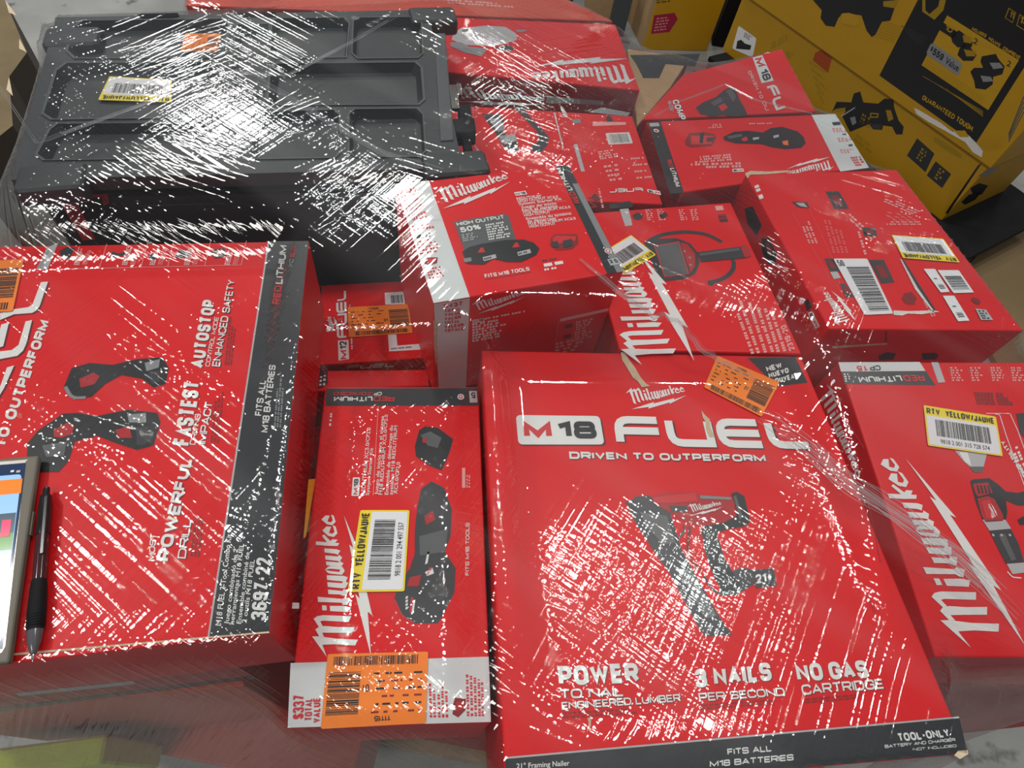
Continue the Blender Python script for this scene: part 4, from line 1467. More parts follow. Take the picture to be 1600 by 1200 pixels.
me = bpy.data.meshes.new('lid')
bm.to_mesh(me)
bm.free()
me.materials.append(PLAST)
lid = bpy.data.objects.new('lid', me)
COL.objects.link(lid)
lid.parent = tb
# raised rims round the lid pans
p = Part()
for rc in RECESS[:9]:
    P = [s.pl.at(q) for q in rc]
    c0 = sum(P, Vector()) / len(P)
    for i in range(len(P)):
        j = (i + 1) % len(P)
        a, b = P[i], P[j]
        ao, bo = c0 + (a - c0) * 1.035, c0 + (b - c0) * 1.035
        z = Vector((0, 0, .0016))
        p.poly([a, b, b + z, a + z], PLAST)
        p.poly([a + z, b + z, bo + z, ao + z], PLAST2)
        p.poly([ao + z, bo + z, bo, ao], PLAST)
p.build('pan_rims', lid)
ctr = sum(T, Vector()) / 4


def ins(q, k, dz):
    v = ctr + (q - ctr) * k
    return Vector((v.x, v.y, ZB + dz))


p = Part()
for k0, z0, z1 in ((.93, -.026, -.018),):
    B4 = [ins(q, k0, z0) for q in T]
    U4 = [ins(q, k0, z1) for q in T]
    p.poly(B4[::-1], PLAST)
    p.poly(U4, PLAST)
    for i in range(4):
        j = (i + 1) % 4
        p.poly([B4[i], B4[j], U4[j], U4[i]], PLAST)
p.build('tray_body', tb, bevel=.006, merge=True)
# side rail on the right of the lid, corner feet, latches
ex = (T[1] - T[0]).normalized()
ey = (T[0] - T[3]).normalized()
up = Vector((0, 0, 1))
p = Part()
a, b = pl.at((678, 54)), pl.at((688, 222))
p.box(a + up * -.012, b - a, ex * .018, up * .014, PLAST2)
p.build('side_rail', tb, bevel=.002, merge=True)
for cpt, dx, dy in (((72, 46), .07, -.03), ((636, 14), .075, -.03), ((30, 262), .07, .02), ((655, 243), .085, .035)):
    p = Part()
    o = pl.at(cpt) + up * -.022
    d1 = ex * dx
    p.box(o, d1, ey * (-.045), up * .026, PLAST)
    p.build('corner_foot', tb, bevel=.008, merge=True, smooth=True)
p = Part()
a = pl.at((702, 126)) + up * -.012
p.box(a, ex * .011, pl.at((706, 163)) - pl.at((702, 126)), up * .006, STEEL)
p.box(a + ex * .011, ex * .006, (pl.at((706, 163)) - pl.at((702, 126))) * .5, up * .008, STEEL)
p.build('steel_latch', tb, 'shiny steel latch plate', bevel=.001, merge=True)
p = Part()
a = pl.at((716, 153)) + up * -.03
dd = (pl.at((722, 196)) - pl.at((716, 153)))
p.box(a, ex * .018, dd * .55, up * .02, RUBBER)
p.box(a + dd * .55 - ex * .012, ex * .032, dd * .5, up * .022, RUBBER)
p.box(a + dd * 1.05 + ex * .001, ex * .012, dd * .8, up * .012, RUBBER)
p.build('side_latch', tb, bevel=.002, merge=True)
pit = Sheet(level(.5105))
return_sticker(pit, tb, (268, 160), (153, 156), (171, 119), (268, 125), None, 41)
orange_sticker(pit, tb, (290, 52), (345, 53), (338, 80), (282, 80), 43)

pl = level(.527)
T = [Vector((x, y, pl.p.z)) for x, y in ((-.712, .792), (-.315, .965), (-.160, .640), (-.580, .483))]
c = Carton('tool_bag', 'black fabric tool bag with red trim, squeezed under the black toolbox', T, pl, TIER, side=FABRIC, top=FABRIC, cat='bag', bev=.012)
f = c.front
p = Part()
f.poly(p, [(88, 306), (166, 303), (167, 307), (118, 312), (149, 374), (129, 376)], TRIM, 2)
f.poly(p, [(158, 304), (168, 303), (171, 318), (162, 321)], TRIM, 2)
p.build('red_trim', c.root, 'red piping')
p = Part()
f.path(p, [(40, 312), (170, 303), (470, 300), (640, 300)], RUBBER, .004, 2)
p.build('seam', c.root)
p = Part()
f.path(p, [(218, 322), (350, 318)], MGREY, .0010, 3)
p.build('stitching', c.root)

# ================================================================== phone and pen on the combo carton
zc = EYE.z - .54
pl = level(.529)
T = [pl.at(p) for p in ((-92, 724), (60, 711), (13, 1036), (-150, 1052))]
ph = thing('phone', Vector((sum(p.x for p in T) / 4, sum(p.y for p in T) / 4, zc + .004)), 'smartphone in a grey brown case, lying face up beside the pen', 'phone')
p = Part()
B = [Vector((q.x, q.y, zc + .004)) for q in T]
CASE = mat('grey brown phone case', (.14, .125, .095), .5)
p.poly(B[::-1], CASE)
p.poly(T, CASE)
for i in range(4):
    j = (i + 1) % 4
    p.poly([B[i], B[j], T[j], T[i]], CASE)
p.build('case', ph, bevel=.0025, merge=True)
s = Sheet(pl)
p = Part()
s.poly(p, [(-84, 728), (44, 718), (40, 721), (8, 1010), (2, 1020), (-138, 1036)], mat('phone frame', (.45, .42, .38), .3, metal=.6), 1)
p.build('frame', ph)
p = Part()
s.poly(p, [(-80, 733), (40, 723), (4, 1014), (-134, 1030)], mat('screen glass', (.02, .03, .06), .1, emit=(.01, .02, .05, 1)), 2)
SKY = mat('lit pale blue screen', (.1, .2, .3), .15, emit=(.34, .58, .95, .75))
q = s.quad((-80, 747), (36.5, 737), (3, 1010), (-134, 1026))
rrect(p, q, .02, .02, .98, .985, SKY, 3, .05, .02)
rect(p, q, .0, .86, 1, .955, mat('lit orange screen bar', (.5, .15, .02), .15, emit=(.75, .14, .01, .8)), 4)
rect(p, q, .0, .52, .97, .74, mat('lit green picture', (.05, .15, .03), .15, emit=(.10, .26, .06, .7)), 4)
rect(p, q, .3, .62, .97, .74, mat('lit dark picture', (.02, .04, .05), .15, emit=(.05, .09, .12, .7)), 5)
rect(p, q, .80, .60, .92, .70, mat('lit red picture', (.5, .02, .08), .15, emit=(.65, .03, .10, .7)), 6)
s.micro(p, (16, 739), (24, 738), (17, 734), 1, PAPER, 5)
s.poly(p, [(26, 735), (32, 734.5), (31, 738), (25, 738.5)], LGREY, 5)
p.build('screen', ph, 'lit screen with an orange bar')
p = Part()
a, b = Vector(T[1]).lerp(T[2], .30), Vector(T[1]).lerp(T[2], .42)
p.box(a + Vector((0, 0, -.006)), b - a, Vector((.0012, 0, 0)), Vector((0, 0, .003)), CASE)
p.build('side_button', ph)

pl = level(.5325)
a, b = pl.at((73, 762)), pl.at((51, 1034))
pen = thing('pen', a.lerp(b, .5) - Vector((0, 0, .0075)), 'black retractable ballpoint pen beside the phone', 'pen')
PENB = mat('glossy black pen plastic', (.012, .012, .014), .2)
p = Part()
p.lathe(a, b, [(0.0, .0022), (.012, .0026), (.05, .0026), (.055, .0042), (.09, .0046), (.24, .0048), (.245, .0050), (.30, .0050)], PENB)
p.build('cap_end', pen, smooth=True)
p = Part()
p.lathe(a, b, [(.30, .0046), (.57, .0047)], mat('smoky clear barrel', (.055, .018, .022), .08))
p.build('barrel', pen, smooth=True)
p = Part()
p.lathe(a, b, [(.565, .0050), (.60, .0056), (.74, .0062), (.80, .0060), (.84, .0056)], RUBBER)
for k in range(5):
    t = .76 + k * .014
    p.lathe(a, b, [(t, .0060), (t + .003, .0064), (t + .006, .0060)], RUBBER)
p.build('grip', pen, smooth=True)
p = Part()
p.lathe(a, b, [(.84, .0054), (.90, .0046), (.955, .0024), (.965, .0014)], mat('smoked tip plastic', (.10, .10, .11), .15))
p.build('nose', pen, smooth=True)
p = Part()
p.lathe(a, b, [(.965, .0011), (.99, .0008), (1.0, .0003)], STEEL)
p.build('tip', pen, smooth=True)
p = Part()
d = (b - a)
n = d.cross(up).normalized()
o = a + d * .07 + n * -.004 + up * .0035
p.box(o, d * .36, n * .0032, up * .0016, PENB)
p.build('clip', pen, bevel=.0006, merge=True)

# ================================================================== lower layer, pallet, floor
FLOOR = None
m, nt, b_ = nmat('worn concrete')
N, L = nt.nodes, nt.links
tc = N.new('ShaderNodeTexCoord')
n1 = N.new('ShaderNodeTexNoise')
n1.inputs['Scale'].default_value = 3.0
n1.inputs['Detail'].default_value = 8
n2 = N.new('ShaderNodeTexNoise')
n2.inputs['Scale'].default_value = 9.0
n2.inputs['Detail'].default_value = 5
L.new(tc.outputs['Object'], n1.inputs['Vector'])
L.new(tc.outputs['Object'], n2.inputs['Vector'])
cr = N.new('ShaderNodeValToRGB')
cr.color_ramp.elements[0].position = .35
cr.color_ramp.elements[0].color = (.20, .205, .195, 1)
cr.color_ramp.elements[1].position = .7
cr.color_ramp.elements[1].color = (.33, .335, .32, 1)
L.new(n1.outputs['Fac'], cr.inputs[0])
c2 = N.new('ShaderNodeValToRGB')
c2.color_ramp.elements[0].position = .30
c2.color_ramp.elements[0].color = (.25, .25, .25, 1)
c2.color_ramp.elements[1].position = .38
c2.color_ramp.elements[1].color = (1, 1, 1, 1)
L.new(n2.outputs['Fac'], c2.inputs[0])
mx = N.new('ShaderNodeMix')
mx.data_type = 'RGBA'
mx.blend_type = 'MULTIPLY'
mx.inputs[0].default_value = 1
L.new(cr.outputs[0], mx.inputs[6])
L.new(c2.outputs[0], mx.inputs[7])
L.new(mx.outputs[2], b_.inputs['Base Color'])
b_.inputs['Roughness'].default_value = .55
p = Part()
p.poly([(-9, -6, 0), (9, -6, 0), (9, 14, 0), (-9, 14, 0)], m)
tag(p.build('floor'), None, None, kind='structure')

# wooden pallet
pal = thing('wooden_pallet', Vector((.08, .66, 0)), 'wooden pallet carrying the wrapped load of red cartons', 'pallet')
for k in range(7):
    p = Part()
    p.box((-.62, .06 + k * .19, .115), (1.4, 0, 0), (0, .12, 0), (0, 0, .022), WOOD)
    p.build('deck_board', pal)
for k in range(3):
    p = Part()
    p.box((-.62 + k * .64, .06, .02), (.10, 0, 0), (0, 1.26, 0), (0, 0, .095), WOOD)
    p.build('stringer', pal)
for k in range(3):
    p = Part()
    p.box((-.62, .06 + k * .57, 0), (1.4, 0, 0), (0, .10, 0), (0, 0, .02), WOOD)
    p.build('bottom_board', pal)


def low(name, label, x0, y0, x1, y1, z0, z1, m, cat='box', bev=.004):
    r = thing(name, Vector(((x0 + x1) / 2, (y0 + y1) / 2, z0)), label, cat)
    p = Part()
    p.box((x0, y0, z0), (x1 - x0, 0, 0), (0, y1 - y0, 0), (0, 0, z1 - z0), m)
    p.build('carton' if cat == 'box' else 'body', r, bevel=bev, merge=True)
    return r


def xyz(z, *pts):
    return [Vector((x, y, z)) for x, y in pts]


pl = Plane((0, 0, TIER - .001), (0, 0, 1))
Carton('lower_carton', 'orange red carton of the lower layer, two below the combo kit carton', xyz(TIER - .001, (-.66, .36), (-.345, .46), (-.225, .06), (-.56, -.03)), pl, .46, side=ORED, top=ORED)
pl = Plane((0, 0, .884), (0, 0, 1))
c = Carton('stacked_carton', 'red carton just below the combo kit carton, black band along its foot', xyz(.884, (-.67, .37), (-.335, .48), (-.215, .070), (-.562, -.036)), pl, TIER, side=REDD, top=REDD)
p = Part()
a, b = c.T[2], c.T[3]
n = c.front.pl.n * .0003
z0, z1 = Vector((0, 0, -.104)), Vector((0, 0, -.085))
p.poly([a + n + z0, b + n + z0, b + n + z1, a + n + z1], BAND)
p.build('black_band', c.root)
low('lower_carton', 'red carton of the lower layer, under the nail gun carton', -.10, .08, .40, .58, .137, TIER - .001, REDD)
Carton('lower_carton', 'dark red carton of the lower layer, under the black toolbox', xyz(TIER - .001, (-.60, 1.25), (-.11, 1.36), (-.11, .62), (-.57, .50)), Plane((0, 0, TIER - .001), (0, 0, 1)), .137, side=REDD, top=REDD)
low('lower_carton', 'dark red carton of the lower layer, under the back row', -.10, .62, .44, 1.30, .137, TIER - .001, REDD)
low('lower_carton', 'red carton of the lower layer, under the drill carton', .50, .22, .86, .58, .137, TIER - .001, REDD)
pl = Plane((0, 0, .65), (0, 0, 1))
Carton('cloth_bundle', 'lime green cloth bundle low under the wrap, in front of the combo carton', xyz(.65, (-.66, -.084), (-.40, -.006), (-.391, -.036), (-.651, -.114)), pl, .46, side=LIME, top=LIME, cat='bundle', bev=.008)
low('lower_carton', 'orange carton at the foot of the load, below the lime green bundle', -.66, -.02, -.12, .30, .137, .455, ORED)

# ================================================================== yellow cartons on the right


def vbox(name, label, A, B, z, h, depth, m, side=None):
    """carton standing at z with its front face through image points A, B on its bottom edge; A is the right corner"""
    pz = Plane((0, 0, z), (0, 0, 1))
    a, b = pz.at(A), pz.at(B)
    return vbox3(name, label, a, b, z, h, depth, m, side)


def vbox3(name, label, a, b, z, h, depth, m, side=None):
    n = (b - a).cross(up).normalized()
    if n.dot(EYE - a) > 0:
        n = -n
    c = thing(name, (a + b) / 2 + n * depth / 2, label, 'box')
    p = Part()
    side = side or m
    A0, B0, C0, D0 = a, b, b + n * depth, a + n * depth
    q = [A0, B0, C0, D0]
    t = [v + up * h for v in q]
    p.poly([t[0], t[1], t[2], t[3]], m)
    p.poly(q[::-1], m)
    p.poly([q[0], q[1], t[1], t[0]], m)
    p.poly([q[1], q[2], t[2], t[1]], side)
    p.poly([q[2], q[3], t[3], t[2]], m)
    p.poly([q[3], q[0], t[0], t[3]], side)
    p.build('carton', c, bevel=.004, merge=True)
    return c, Sheet(Plane((a + b) / 2, n)), Sheet(Plane((a + D0) / 2, (D0 - a).cross(up))), n, a, b


Zb, Zm = .14, .385
low_c, fl, rl, nn, A_, B_ = vbox('yellow_carton', 'yellow printed carton under the black panelled one in the torn yellow stack', (1470, 345), (1128, 78), Zb, Zm - Zb - .002, .42, DYEL)
# the upper one stands on it, a little proud of its face
a2 = Vector((A_.x, A_.y, Zm)) - nn * .012 + (A_ - B_).normalized() * .01
b2 = Vector((B_.x, B_.y, Zm)) - nn * .012 - (A_ - B_).normalized() * .02
up_c_, fu, ru, nn2, A2_, B2_ = vbox3('yellow_carton', 'yellow carton with a big black printed panel, on top of the torn stack', a2, b2, Zm, .36, .44, DYEL)
s = fu
p = Part()
s.poly(p, [(1434, 0), (1600, -10), (1680, -20), (1610, 90), (1524, 225), (1374, 118)], DBLK, 1)
s.poly(p, [(1480, 24), (1592, 94), (1544, 172), (1440, 102)], DYEL2, 2)
s.poly(p, [(1485, 27), (1590, 93), (1588, 97), (1477, 36)], DYEL2, 3)
p.build('black_panel', up_c_)
p = Part()
s.poly(p, [(1472, 34), (1496, 50), (1490, 61), (1468, 47)], DBLK, 3)
s.T(p, '10', (1475, 45), (1486, 52), (1479, 38), DYEL2, .2, 4)
q = s.quad((1456, 65), (1504, 98), (1497, 120), (1446, 85))
rrect(p, q, 0, .05, 1, .95, GREY, 4, .08, .2)
qtext(p, q, '$', .06, .42, .12, .74, BLACK, 5, .2)
qtext(p, q, '559', .15, .28, .46, .74, BLACK, 5, .22)
qtext(p, q, 'Value', .55, .28, .95, .74, BLACK, 5, None, .012)
s.P(p, '2', (1520, 67), (1526, 70), (1523, 59), BLACK, .01, 4)
s.P(p, '2', (1572, 102), (1578, 105), (1575, 94), BLACK, .01, 4)
s.T(p, 'INCLUDES', (1518, 47), (1540, 59), (1520, 42), DYEL2, .22, 3)
s.T(p, 'INCLUYE', (1544, 62), (1562, 74), (1546, 57), DYEL2, .22, 3)
s.T(p, 'COMPREND', (1566, 77), (1592, 93), (1569, 72), DYEL2, .22, 3)
s.T(p, 'GUARANTEED', (1440, 155), (1490, 187), (1443, 148), DYEL2, .21, 3)
s.T(p, 'TOUGH.', (1493, 189), (1520, 207), (1496, 181), DYEL2, .21, 3)
for k in range(5):
    s.line(p, (1448 - 2 * k, 94 + 5 * k * .6), (1540 - 2 * k, 153 + 5 * k * .6), DYELD if k < 4 else DBLK, .0012, 3)
    s.line(p, (1442 + 9 * k, 119 + 5 * k), (1536, 174 + 2 * k), DYELD, .0014, 2)
    s.line(p, (1408 + 3 * k, 40 + 4 * k), (1450 - 2 * k, 60 + 3 * k), CHAR, .0016, 2)
for k in range(7):
    s.line(p, (1382 - 2.6 * k, 33 + 4 * k), (1412 - 2.3 * k, 45 + 3.4 * k), DYELD, .002, 2)
s.poly(p, [(1576, 12), (1588, 20), (1582, 36), (1570, 28)], DYELD, 2)
s.poly(p, [(1577, 14), (1587, 21), (1581.5, 34), (1571.5, 28)], DBLK, 3)
s.T(p, '11', (1576.5, 26), (1583, 30), (1579.5, 17), DYEL2, .2, 4)
s.poly(p, [(1593, 22), (1612, 34), (1604, 50), (1588, 40)], DYELD, 2)
s.poly(p, [(1594, 24), (1610, 34), (1603, 48), (1589.5, 39)], DBLK, 3)
s.T(p, '14', (1592, 35), (1603, 42), (1596, 25), DYEL2, .2, 4)
p.build('lettering', up_c_)
p = Part()
s.poly(p, [(1270, 0), (1396, -8), (1400, 6), (1391, 32), (1378, 34), (1368, 54), (1362, 58), (1354, 48), (1346, 24), (1318, 20), (1310, 28), (1304, 42), (1290, 40), (1282, 28), (1284, 16)], BLACK, 2)
s.poly(p, [(1314, 22), (1326, 20), (1340, 24), (1344, 36), (1336, 42), (1316, 36)], DYEL2, 3)
s.poly(p, [(1380, 2), (1404, 0), (1398, 13), (1380, 10)], DYELD, 3)
s.poly(p, [(1490, 52), (1499, 47), (1507, 54), (1512, 62), (1520, 66), (1518, 74), (1496, 74), (1488, 66), (1486, 58)], BLACK, 3)
s.poly(p, [(1499, 76), (1508, 68), (1516, 74), (1526, 86), (1520, 95), (1505, 95), (1496, 86)], BLACK, 3)
s.poly(p, [(1504, 55), (1516, 58), (1518, 68), (1506, 66)], DYELD, 4)
s.poly(p, [(1506, 77), (1524, 80), (1524, 88), (1510, 88)], DYELD, 4)
s.poly(p, [(1534, 88), (1556, 84), (1560, 92), (1570, 104), (1566, 116), (1552, 120), (1551, 132), (1540, 140), (1524, 138), (1522, 126), (1516, 112), (1522, 106), (1536, 106), (1532, 96)], BLACK, 3)
s.poly(p, [(1546, 98), (1562, 98), (1568, 106), (1552, 108)], GREY, 4)
s.poly(p, [(1532, 118), (1548, 120), (1552, 127), (1536, 128)], GREY, 4)
s.poly(p, [(1441, 0), (1478, 0), (1474, 16), (1460, 31), (1441, 18)], DYELD, 3)
s.poly(p, [(1446, 0), (1468, 0), (1466, 10), (1452, 22), (1446, 16)], DBLK, 4)
p.build('tool_picture', up_c_)
p = Part(True)
s.poly(p, [(1428, 168), (1436, 172), (1470, 192), (1488, 206), (1500, 204), (1514, 212), (1526, 224), (1536, 236), (1534, 246), (1520, 238), (1508, 222), (1490, 212), (1476, 204), (1450, 190), (1432, 178)], TORNW, 4)
s.poly(p, [(1490, 204), (1508, 204), (1514, 214), (1500, 214)], DYEL2, 5)
p.build('torn_patch', up_c_)
p = Part()
for k in range(4):
    ru.line(p, (1600, 150 + 8 * k), (1576, 210 + 4 * k), CHAR, .006, 1)
p.build('side_print', up_c_)

s = fl
p = Part()
q = s.quad((1154, 40), (1182, 60), (1176, 90), (1144, 76))
rrect(p, q, 0, 0, 1, 1, PAPER, 2, .08, .08)
s.poly(p, [(1152, 64), (1158, 62), (1164, 68), (1174, 71), (1172, 78), (1150, 76)], BLACK, 3)
s.micro(p, (1162, 58), (1174, 65), (1164, 50), 3, CHAR, 3, word=3)
p.build('paper_label', low_c)
p = Part()
s.poly(p, [(1284, 78), (1300, 90), (1294, 114), (1270, 94), (1274, 82)], mat('dull orange ink', (.40, .06, .004), .5), 2)
s.micro(p, (1204, 78), (1234, 62), (1206, 66), 2, DYELD, 2, word=4)
s.micro(p, (1226, 96), (1243, 84), (1220, 88), 3, DYELD, 2, word=4)
for k in range(5):
    s.micro(p, (1264 + 3 * k, 100 + 11 * k), (1296 - 2 * k, 120 + 12 * k), (1266 + 3 * k, 95 + 11 * k), 1, DYELD, 2, word=5)
s.micro(p, (1342, 192), (1362, 205), (1348, 176), 3, DYELD, 2, word=4)
s.poly(p, [(1459, 213), (1477, 223), (1503, 242), (1501, 248), (1477, 234), (1459, 221)], DYELD, 2)
for a in ([(1433, 216), (1460, 240), (1446, 269), (1417, 243)], [(1462, 252), (1486, 272), (1472, 294), (1448, 274)]):
    s.poly(p, a, BAND, 2)
    cx, cy = sum(z[0] for z in a) / 4, sum(z[1] for z in a) / 4
    s.micro(p, (cx - 8, cy + 6), (cx + 2, cy + 14), (cx + 2, cy - 12), 4, DYELD, 3, word=3)
for k in range(6):
    s.line(p, (1415 - k * 1.5, 249 + 5 * k), (1446 - k * 3, 280 + 4 * k), DYELD, .0012, 2)
s.micro(p, (1334, 220), (1362, 243), (1340, 208), 2, DYELD, 2, word=6)
p.build('lettering', low_c)
p = Part()
s.poly(p, [(1300, 175), (1307, 159), (1330, 160), (1334, 146), (1344, 143), (1349, 160), (1372, 162), (1382, 154), (1396, 155), (1397, 168), (1404, 188), (1412, 198), (1410, 210), (1400, 210), (1394, 198), (1380, 196), (1378, 203), (1364, 202), (1358, 194), (1338, 202), (1328, 206), (1316, 182), (1322, 172), (1306, 170)], BLACK, 2)
s.poly(p, [(1306, 170), (1322, 168), (1318, 174), (1304, 175)], DYELD, 3)
s.poly(p, [(1360, 176), (1373, 177), (1372, 184), (1359, 184)], DYELD, 3)
s.poly(p, [(1362, 178), (1371, 179), (1370, 182), (1361, 182)], BLACK, 4)
s.poly(p, [(1328, 184), (1336, 182), (1338, 192), (1332, 196)], GREY, 3)
s.line(p, (1314, 182), (1336, 168), LGREY, .004, 3)
s.poly(p, [(1384, 172), (1392, 172), (1396, 186), (1388, 190)], DYELD, 3)
s.poly(p, [(1360, 194), (1378, 194), (1376, 202), (1364, 201)], CHAR, 3)
p.build('tool_picture', low_c)
p = Part()
rl.poly(p, [(1528, 258), (1535, 254), (1481, 334), (1477, 333)], DBLK, 1)
rl.poly(p, [(1528, 275), (1548, 262), (1562, 262), (1540, 276)], GREY, 1)
rl.poly(p, [(1516, 294), (1530, 286), (1544, 290), (1534, 304), (1520, 304)], DBLK, 1)
rl.poly(p, [(1502, 316), (1514, 304), (1534, 300), (1524, 312), (1508, 320)], DBLK, 1)
p.build('side_print', low_c)

# pallet under the stack, blackened and extended for deep shade; green block showing
bp = thing('shade_black_pallet', Vector((A_.x - .45, A_.y + .25, 0)), 'pallet under the stacked yellow cartons, blackened and extended to stand for deep floor shade', 'pallet')
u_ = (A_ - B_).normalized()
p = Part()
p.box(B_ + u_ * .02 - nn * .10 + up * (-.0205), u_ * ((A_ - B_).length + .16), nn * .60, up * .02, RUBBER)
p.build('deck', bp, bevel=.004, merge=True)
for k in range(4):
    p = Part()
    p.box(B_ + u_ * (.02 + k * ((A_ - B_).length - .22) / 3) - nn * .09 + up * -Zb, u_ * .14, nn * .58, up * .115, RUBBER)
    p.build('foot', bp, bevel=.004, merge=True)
p = Part()
p.box(A_ + u_ * .0 - nn * .085 + up * (.0001 - .02), u_ * .10, nn * .07, up * .018, GRN)
g = p.build('green_block', None, bevel=.003, merge=True)
tag(g, 'small green plastic block at the foot of the yellow stack', 'block')

# brown carton beyond, far right
pz = Plane((0, 0, .02), (0, 0, 1))
k1, k2, k3 = pz.at((1488, 445)), pz.at((1640, 262)), pz.at((1900, 470))
kb = thing('brown_sheet', (k1 + k3) / 2 + Vector((0, 0, -.02)), 'flat brown cardboard sheet on the floor beside the stacked yellow cartons', 'cardboard')
p = Part()
q4 = [k1, k2, k3, pz.at((1600, 640))]
KD = mat('dark brown card', (.20, .135, .06), .75, var=.15, scale=6)
for z0, z1 in ((-.018, 0.0),):
    lo4 = [v + up * z0 for v in q4]
    p.poly(q4, KD)
    p.poly(lo4[::-1], KD)
    for i in range(4):
        j = (i + 1) % 4
        p.poly([lo4[i], lo4[j], q4[j], q4[i]], KD)
p.build('cardboard_sheet', kb)

# torn brown carton at the upper left
pz = level(1.12)
T = [pz.at(p) for p in ((-120, -60), (8, 0), (42, 82), (-60, 260))]
T.insert(3, pz.at((14, 120)))
T.insert(4, pz.at((20, 196)))
tc_ = thing('torn_carton', sum(T, Vector()) / len(T) - Vector((0, 0, EYE.z - 1.12)), 'torn brown cardboard carton on the floor beyond the black toolbox', 'box')
p = Part()
KB = mat('stained brown card', (.17, .125, .06), .8, var=.4, scale=9, bump=.4)
lo4 = [Vector((v.x, v.y, 0.001)) for v in T]
p.poly(T, KB)
p.poly(lo4[::-1], KB)
for i in range(len(T)):
    j = (i + 1) % len(T)
    p.poly([lo4[i], lo4[j], T[j], T[i]], mat('dark card side', (.045, .035, .025), .8))
p.build('carton', tc_)
p = Part(True)
for a, b, c_ in (((8, 0), (26, 24), (14, 20)), ((30, 60), (42, 82), (30, 76)), ((14, 120), (20, 150), (10, 140))):
    p.poly([pz.at(a, 6), pz.at(b, 6), pz.at(c_, 6)], TORN)
p.build('torn_edge', tc_)

# things on the floor beyond the load
yc, fy, ry, ny, a_, b_2 = vbox('yellow_carton', 'yellow carton with a magenta tag, standing alone behind the load', (1104, 80), (1004, 78), .0, .42, .30, DYEL, KRAFT)
p = Part()
MAG = mat('magenta red ink', (.36, .008, .045), .5)
fy.poly(p, [(1022, 24), (1054, 20), (1059, 30), (1046, 50), (1017, 53)], MAG, 1)
for k in range(5):
    fy.micro(p, (1026 - k, 31 + 4.6 * k), (1050 - 1.4 * k, 28 + 4.6 * k), (1026 - k, 28 + 4.6 * k), 1, PINK, 2, word=4)
p.build('magenta_tag', yc)
p = Part()
fy.micro(p, (1026, 6), (1054, 3), (1026, -2), 2, CHAR, 1, word=4)
p.build('lettering', yc)
pz = Plane((0, 0, 0), (0, 0, 1))
a = pz.at((962, 60))
po = thing('steel_post', a + Vector((0, .03, 0)), 'dark grey steel rack post behind the load', 'post')
p = Part()
p.box(a + Vector((-.05, 0, .012)), (.085, 0, 0), (0, .06, 0), (0, 0, 2.2), mat('dark grey paint', (.045, .052, .058), .45))
p.build('upright', po, bevel=.004, merge=True)
p = Part()
p.box(a + Vector((-.09, -.03, 0)), (.16, 0, 0), (0, .12, 0), (0, 0, .012), GREY)
p.build('base_plate', po)
a = pz.at((958, 40))
kc = thing('leaning_cardboard', a, 'bent kraft cardboard sheet standing beside the grey steel post', 'cardboard')
p = Part()
for sgn, d0 in ((0, Vector((-.16, .05, 0))), (1, Vector((.0, .14, 0)))):
    n_ = d0.cross(up).normalized() * .006
    p.box(a, d0, n_, up * (.42 - .1 * sgn) + Vector((-.05, .0, 0)), KRAFT)
p.build('sheet', kc)
for A1, A2, h_, nm, lb, m_ in (((890, 26), (836, 24), .22, 'black_crate', 'black plastic crate on the floor behind the load', RUBBER),):
    a, b = pz.at(A1), pz.at(A2)
    cx = thing(nm, (a + b) / 2, lb, 'crate')
    p = Part()
    p.box(b, a - b, Vector((0, .4, 0)), up * h_, m_)
    p.build('body', cx, bevel=.01, merge=True)
a, b = pz.at((1150, 78)), pz.at((1112, 72))  # black box added to darken the floor gap behind the load
bb = thing('dark_infill', (a + b) / 2 + Vector((0, .2, 0)), 'black bin box added to darken the gap between the lone yellow carton and the yellow stack', 'bin')
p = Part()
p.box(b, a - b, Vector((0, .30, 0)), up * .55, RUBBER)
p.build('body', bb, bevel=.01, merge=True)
a, b = pz.at((805, 6)), pz.at((700, 6))
yb = thing('yellow_carton', (a + b) / 2 + Vector((0, .12, 0)), 'yellow carton lying on the floor behind the toolbox, half out of view', 'box')
p = Part()
p.box(b, a - b, Vector((0, .3, 0)), up * .10, DYEL)
p.build('carton', yb, bevel=.004, merge=True)
# ================================================================== the stretch film round the whole load
CELL = .005
X0, X1, Y0, Y1 = -1.02, 1.16, -.32, 1.56
nx, ny_ = int((X1 - X0) / CELL) + 1, int((Y1 - Y0) / CELL) + 1
gx = X0 + CELL * np.arange(nx)
gy = Y0 + CELL * np.arange(ny_)
GX, GY = np.meshgrid(gx, gy)


def raster(poly, zf):
    ins_ = np.ones_like(GX, bool)
    A = sum(poly[i][0] * poly[(i + 1) % len(poly)][1] - poly[(i + 1) % len(poly)][0] * poly[i][1] for i in range(len(poly)))
    for i in range(len(poly)):
        a, b = poly[i], poly[(i + 1) % len(poly)]
        e = (b[0] - a[0]) * (GY - a[1]) - (b[1] - a[1]) * (GX - a[0])
        ins_ &= (e * np.sign(A) >= -1e-4)
    OB[ins_] = np.maximum(OB[ins_], zf(GX[ins_], GY[ins_]))


